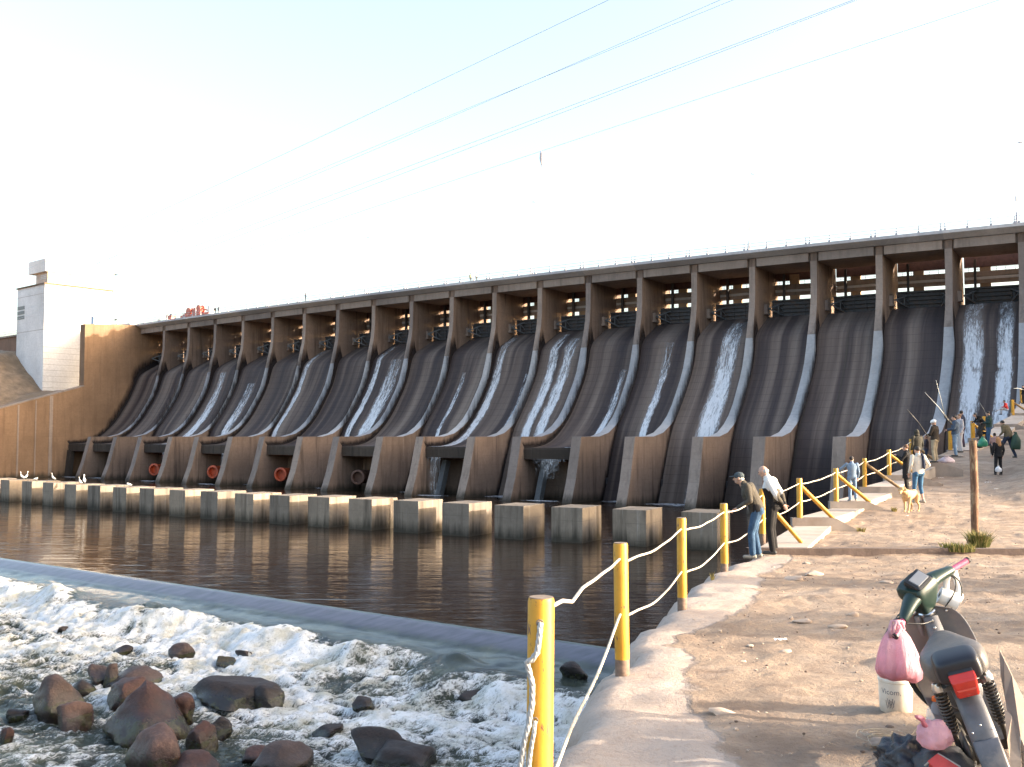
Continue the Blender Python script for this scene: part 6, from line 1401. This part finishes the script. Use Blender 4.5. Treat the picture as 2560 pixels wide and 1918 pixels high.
# things hanging on the bars
bpy.context.view_layer.update()
SM = mo.matrix_world @ STB
gl = SM @ Vector((-.30, -.05, .02)); gr_ = SM @ Vector((.24, -.04, .02))
def plastic(name, c, a=.75):
    t = NT(name); n = t.noise(t.co('Object', (1, 1, .35)), 14, 5, .65); cz = t.node('ShaderNodeSeparateXYZ'); t.l.new(t.co('Object'), cz.inputs[0]); base_ = t.ramp(n, [(.3, tuple(x * .8 for x in c)), (.7, tuple(min(1, x * 1.12) for x in c))])
    mr_ = t.node('ShaderNodeMapRange'); t.l.new(t.math('ADD', cz.outputs[2], t.math('MULTIPLY', n, .12)), mr_.inputs[0]); mr_.inputs[1].default_value = -.06; mr_.inputs[2].default_value = -.24; mr_.inputs[3].default_value = 0; mr_.inputs[4].default_value = .6
    t.col(t.mix(mr_.outputs[0], base_, (.66, .22, .30))); t.set(Roughness=.38); t.b.inputs['Subsurface Weight'].default_value = .0
    tr = t.node('ShaderNodeBsdfTranslucent'); tr.inputs['Color'].default_value = (*[min(1, x * 1.1) for x in c], 1); mx = t.node('ShaderNodeMixShader'); mx.inputs[0].default_value = .38
    t.l.new(t.b.outputs[0], mx.inputs[1]); t.l.new(tr.outputs[0], mx.inputs[2]); t.l.new(mx.outputs[0], t.out.inputs[0]); t.bump(t.noise(t.co('Object', (1, 1, .3)), 26, 6, .7, .6), .9, .03); return t.m
M_PINK = plastic('pink_plastic_bag', (.80, .50, .58)); M_PINKD = plastic('pink_plastic_bag_full', (.70, .27, .36))
bagdir = Vector((1, -.15, 0)).normalized()
def carrier(top, w_, h_, d_, lab):
    e = empty('carrier_bag', top, math.atan2(bagdir.y, bagdir.x), lab, 'bag'); mb = MB(); n = 64; secs = []
    prof = [(.02, .10, .06), (-.04, .26, .08), (-.10, .40, .12), (-.20, .54, .26), (-.32, .66, .46), (-.48, .79, .70), (-.64, .90, .88), (-.80, 1.0, 1.0), (-.92, .97, .9), (-.985, .80, .6), (-1.0, .6, .35)]
    vs = []
    for i, (t, ww, dd) in enumerate(prof):
        for k in range(n):
            a = 2 * math.pi * k / n; fold = 1 + (.16 * math.sin(a * 5 + i * .25) + .11 * math.sin(a * 9 + 1 + i * .1) + .05 * math.sin(a * 17 + i * .3)) * (1 - min(1, abs(t) * .75))
            x = w_ / 2 * ww * math.copysign(abs(math.cos(a)) ** .8, math.cos(a)) * fold - .06 * t * w_ - .04 * w_; y = d_ / 2 * dd * math.sin(a) * fold
            z = t * h_ + (.05 * h_ * (x / w_) if t < -.8 else 0) * -1.6 + .01 * math.sin(a * 4)
            vs.append((x, y, z))
    fs = [tuple((len(prof) - 1) * n + k for k in range(n))]
    for i in range(len(prof) - 1):
        for k in range(n): l = (k + 1) % n; fs.append((i * n + k, i * n + l, (i + 1) * n + l, (i + 1) * n + k))
    mb.add(vs, fs); o = mb.build('bag', M_PINK, e, smooth=True)
    mb = MB(); mb.ell((.02 * w_, 0, -.80 * h_), (.43 * w_, .40 * d_, .15 * h_), n=16, m=10); mb.build('contents', M_PINKD, e, smooth=True)
    for s_ in (-1, 1):
        mb = MB(); mb.tube([(.03 * s_ - .01, .012 * s_, -.06), (.045 * s_, .02 * s_, -.01), (.03 * s_, .0, .035), (.0, -.01, .04), (-.02 * s_, -.02, .0), (-.03, -.02, -.05)], [.014, .012, .010, .010, .012, .014], 8); mb.build('handle', M_PINK, e, smooth=True)
    return e
carrier(gl + Vector((-.015, -.01, .02)), .262, .315, .18, 'full pink plastic carrier bag hanging from the left grip of the moped')
M_ROLL = simple('white_tissue', (.80, .79, .77), .9, .06, 20)
e = empty('paper_roll', gr_ + Vector((-.025, .02, -.18)), 0, 'white paper roll hanging by a strip from the right handlebar of the moped', 'paper roll')
Mr = Vector((1, -.25, -.42)).to_track_quat('Z', 'Y').to_matrix()
mb = MB(); mb.lathe([(.02, -.06), (.055, -.06), (.056, 0), (.055, .06), (.021, .06), (.020, .0)], 28, M=Mr, cap=False); mb.build('roll', M_ROLL, e, auto=40)
mb = MB(); mb.lathe([(.0205, -.055), (.0205, .055)], 16, M=Mr, cap=False); mb.build('core', simple('card_core', (.28, .19, .11), .9, .1, 5), e)
mb = MB(); a = Mr @ Vector((0, 0, .06)); mb.loft([(Vector((.025, -.02, .20)), .006, .022, (0, 1, 0), (1, 0, 0)), (Vector((.045, -.02, .12)), .005, .02, (0, 1, 0), (1, 0, 0)), (a + Vector((.02, 0, .03)), .005, .018, (0, 1, 0), (1, 0, 0)), (a + Vector((0, 0, -.012)), .006, .014, (0, 1, 0), (1, 0, 0)), (Vector((-.02, -.01, .03)), .005, .018, (0, 1, 0), (1, 0, 0)), (Vector((-.02, -.02, .12)), .005, .02, (0, 1, 0), (1, 0, 0)), (Vector((.01, -.02, .20)), .006, .022, (0, 1, 0), (1, 0, 0))], 8); mb.build('paper_strip', M_ROLL, e, smooth=True)

# bucket
q = G(2270, 1780, -1.98); q = G(2268, 1786, zg(q.x, q.y)); bk = empty('bucket', (q.x - .06, q.y + .05, zg(q.x, q.y)), 0, 'dirty white plastic bucket with dark lettering standing behind the moped wheel', 'bucket')
t = NT('dirty_white_plastic'); n = t.noise(t.co('Object', (1, 1, .7)), 9, 6, .7); sp = t.node('ShaderNodeSeparateXYZ'); t.l.new(t.co('Object'), sp.inputs[0])
c = t.ramp(n, [(.35, (.72, .68, .60)), (.6, (.62, .56, .47)), (.75, (.42, .35, .26))]); mr = t.node('ShaderNodeMapRange'); t.l.new(sp.outputs[2], mr.inputs[0]); mr.inputs[1].default_value = .13; mr.inputs[2].default_value = 0.; mr.inputs[3].default_value = 0; mr.inputs[4].default_value = .7
c = t.mix(t.math('MULTIPLY', mr.outputs[0], t.ramp(n, [(.3, .5), (.6, 1.)])), c, (.36, .26, .17)); t.col(c); t.set(Roughness=.5)
HB = .285; RB = .118
mb = MB(); mb.lathe([(RB * .90, 0), (RB * .935, .01), (RB * .99, HB - .075), (RB * 1.03, HB - .07), (RB * 1.03, HB - .055), (RB * 1.0, HB - .05), (RB * 1.0, HB - .01), (RB * 1.05, HB - .008), (RB * 1.05, HB), (RB * .98, HB), (RB * .96, HB - .02), (RB * .92, .02)], 40); mb.build('shell', t.m, bk, auto=35)
mb = MB(); mb.torus((0, 0, HB - .03), RB * 1.04, .002, 'z', 40, 5); mb.build('wire_handle', M_METAL, bk, smooth=True)
def wrap_text(txt, size, ang, z, par, name):
    cu = bpy.data.curves.new(name, 'FONT'); cu.body = txt; cu.size = size; cu.align_x = 'CENTER'; cu.resolution_u = 3; to = bpy.data.objects.new(name, cu); COL.objects.link(to)
    dg_ = bpy.context.evaluated_depsgraph_get(); me = bpy.data.meshes.new_from_object(to.evaluated_get(dg_)); bpy.data.objects.remove(to)
    bm = bmesh.new(); bm.from_mesh(me); bmesh.ops.triangulate(bm, faces=bm.faces); bmesh.ops.subdivide_edges(bm, edges=[x for x in bm.edges if x.calc_length() > .012], cuts=2, use_grid_fill=True)
    for v in bm.verts: r_ = RB * (.935 + .055 * (z + v.co.y) / (HB - .075)) + .0012; a = ang + v.co.x / r_; v.co = Vector((r_ * math.cos(a), r_ * math.sin(a), z + v.co.y))
    bm.to_mesh(me); bm.free(); me.materials.append(M_INK); return link(bpy.data.objects.new(name, me), par)
M_INK = simple('faded_dark_ink', (.15, .15, .17), .8, .3, 30)
wrap_text('Vicom,', .052, R(-128), .135, bk, 'lettering')
mb = MB()
for k in range(9):
    a = R(-140) + .05 * k; z0 = .035 + .008 * (k % 3); 
    pts = [];
    for s_ in range(5): aa = a + (.10 if k % 2 else -.10) * s_ / 4; zz = z0 + .055 * s_ / 4; r_ = RB * (.935 + .055 * zz / (HB - .075)) + .0008; pts.append((r_ * math.cos(aa), r_ * math.sin(aa), zz))
    mb.tube(pts, .0016, 4)
mb.build('printed_star', M_INK, bk)

# bottle
q = G(2318, 1818, -1.98); bo = empty('bottle', (2.66, 6.36, zg(2.66, 6.36)), 0, 'clear plastic water bottle with an orange cap beside the rear of the moped', 'bottle')
t = NT('clear_plastic'); t.col((.80, .82, .86)); t.set(Roughness=.12, IOR=1.35, Alpha=.42); t.b.inputs['Transmission Weight'].default_value = .25
mb = MB(); mb.lathe([(.048, 0), (.056, .008), (.056, .09), (.054, .10), (.056, .11), (.056, .20), (.050, .235), (.030, .265), (.015, .285), (.014, .30)], 28); mb.build('bottle', t.m, bo, smooth=True)
mb = MB(); mb.lathe([(.052, .006), (.052, .19)], 24); mb.build('water', t.m, bo, smooth=True)
mb = MB(); mb.lathe([(.018, .292), (.019, .296), (.019, .318), (.016, .322)], 18); mb.build('cap', simple('orange_cap', (.80, .16, .02), .4, .1, 10), bo, auto=40)
# bags on the ground
M_BAGB = simple('black_bag_nylon', (.020, .021, .028), .38, .35, 9, bump=.5, bd=.02); M_BAGR = simple('red_trim', (.42, .045, .04), .6, .2, 9); M_BAGG = simple('charcoal_nylon', (.045, .045, .05), .6, .25, 20, bump=.4)
def lumpy(name, c, d, mat, par, seed, amp=.35, n=4, fr=5):
    bm = bmesh.new(); bmesh.ops.create_icosphere(bm, subdivisions=n, radius=1)
    for v in bm.verts:
        u = v.co.normalized(); k = float(fbm(np.array(u.x * fr + seed), np.array(u.y * fr + u.z * fr * 1.3), 4, seed)); rg = 1 - abs(2 * float(fbm(np.array(u.x * fr * .8 + u.z * 3 + seed), np.array(u.y * fr * .8 - u.z * 2), 2, seed + 9)) - 1)
        f = 1 + amp * (k - .5) + amp * .6 * (rg - .6); z = u.z * f; v.co = Vector((u.x * f * d[0], u.y * f * d[1], max(z, -.62) * d[2]))
    me = bpy.data.meshes.new(name); bm.to_mesh(me); bm.free(); me.materials.append(mat); me.polygons.foreach_set('use_smooth', [True] * len(me.polygons)); o = link(bpy.data.objects.new(name, me), par); o.location = c; return o
q = P(2288, 1890, 5.6); z0 = zg(q.x, q.y)
o = lumpy('bag', (q.x + .03, q.y + .05, z0 + .11), (.21, .18, .17), M_BAGB, None, 3, .55, 5, 2.2); tag(o, 'black crumpled bag on the ground beside the moped', 'bag')
q2 = P(2331, 1838, 5.42); pb_ = empty('tied_bag', (q2.x, q2.y - .02, q2.z + .0), 0, 'small tied pink plastic bag lying on the black bag', 'bag')
lumpy('bag', (0, 0, 0), (.088, .075, .088), M_PINK, pb_, 5, .34, 4, 1.7)
mb = MB(); mb.loft([(Vector((-.05, -.02, .055)), .02, .02, (1, 0, 0), (0, 1, 0)), (Vector((-.07, -.03, .085)), .012, .012, (1, 0, 0), (0, 1, 0)), (Vector((-.085, -.035, .105)), .026, .016, (1, 0, 0), (0, 1, 0)), (Vector((-.10, -.04, .12)), .018, .006, (1, 0, 0), (0, 1, 0))], 10); mb.build('knot', M_PINKD, pb_, smooth=True)
q3 = P(2364, 1878, 5.42); bp = empty('backpack', (q3.x, q3.y, z0 + .0), R(-20), 'dark grey backpack with red trim lying against the black bag', 'backpack')
lumpy('shell', (.0, .04, .13), (.17, .16, .16), M_BAGG, bp, 8, .25, 4, 3)
mb = MB(); Xp = (1, 0, 0); mb.loft([(Vector((-.02, -.085, .06)), .10, .05, Xp, (0, .6, .8)), (Vector((-.02, -.09, .11)), .11, .06, Xp, (0, .6, .8)), (Vector((-.01, -.05, .22)), .085, .05, Xp, (0, .6, .8))], 14); pk = mb.build('front_pocket', M_BAGG, bp, smooth=True)
mb = MB(); vs = [(-.09, -.105, .235), (-.045, -.085, .27), (.05, -.10, .225), (.035, -.135, .175), (-.03, -.14, .19)]; n = 5; mb.add([Vector(p) + Vector((0, -.012, .012)) for p in vs] + [Vector(p) + Vector((0, .03, -.03)) for p in vs], [tuple(range(n)), tuple(range(2 * n - 1, n - 1, -1))] + [(k, (k + 1) % n, n + (k + 1) % n, n + k) for k in range(n)]); mb.build('red_panel', M_BAGR, bp, bevel=.004)
mb = MB(); mb.tube([(-.11, -.11, .22), (-.04, -.09, .285), (.06, -.11, .235), (.10, -.12, .16)], .005, 6); mb.build('grey_piping', simple('grey_piping', (.3, .29, .27), .6, .1, 9), bp, smooth=True)
for k in range(3): mb = MB(); mb.bar((-.07 + .05 * k, -.15, .10), (-.06 + .05 * k, -.155, .02), .012, .01); mb.build('red_stripe', M_BAGR, bp)
# tangle of line
q = G(2225, 1862, zg(2.1, 5.5)); mb = MB(); rr = random.Random(4); pts = []
for k in range(150):
    a = k * .42; rad = .09 + .06 * math.sin(k * .37) + rr.uniform(-.02, .02); pts.append((rad * math.cos(a) * 1.25 + .03 * math.sin(k * .11) + .03, rad * math.sin(a) * .9 + .10 * math.sin(k * .053), .012 + .035 * abs(math.sin(k * .23))))
pts += [(.2, .15, .02), (.27, .22, .05), (.32, .2, .02), (.36, .25, .03)]
mb.tube(pts, .0028, 5); o = mb.build('line_tangle', simple('pale_twine', (.42, .35, .27), .8, .2, 20), smooth=True); o.location = (q.x, q.y, zg(q.x, q.y) + .004); tag(o, 'loose tangle of pale fishing line on the dirt beside the black bag', 'fishing line')
q = G(2200, 1868, zg(2.0, 5.5)); o = lumpy('rag', (q.x, q.y, zg(q.x, q.y) + .02), (.07, .05, .035), simple('earthy_cloth', (.36, .27, .21), .9, .2, 20), None, 12, .5, 3, 4); tag(o, 'small earth-coloured cloth lying left of the tangled line', 'cloth')
# sheet of grey board leaning at the right border
M_BOARD = simple('grey_brown_card', (.25, .20, .165), .9, .18, 6, dirt=(.17, .13, .10))
bd = empty('board', (0, 0, 0), 0, 'torn grey-brown cardboard sheet standing at the right border beside the moped', 'board')
def slab(pts, th, mat, par, name):
    n = len(pts); nn = (pts[1] - pts[0]).cross(pts[2] - pts[0]).normalized() * th; mb = MB(); mb.add(pts + [p + nn for p in pts], [tuple(range(n)), tuple(range(2 * n - 1, n - 1, -1))] + [(k, (k + 1) % n, n + (k + 1) % n, n + k) for k in range(n)]); return mb.build(name, mat, par)
gz = zg(2.9, 5.3)
slab([P(2498, 1624, 5.5), P(2510, 1648, 5.47), P(2530, 1690, 5.42), P(2562, 1755, 5.35), P(2640, 1850, 5.2), P(2650, 2080, 5.05), P(2560, 2040, 5.15), P(2552, 1845, 5.2), P(2520, 1795, 5.3), P(2512, 1745, 5.38), P(2502, 1690, 5.45)], .008, M_BOARD, bd, 'upper_sheet')
slab([P(2510, 1770, 5.32), P(2530, 1790, 5.28), P(2548, 1830, 5.22), P(2553, 1900, 5.15), P(2556, 2040, 5.05), P(2515, 2040, 5.06), P(2524, 1900, 5.16), P(2518, 1850, 5.2)], .008, M_BOARD, bd, 'lower_sheet')
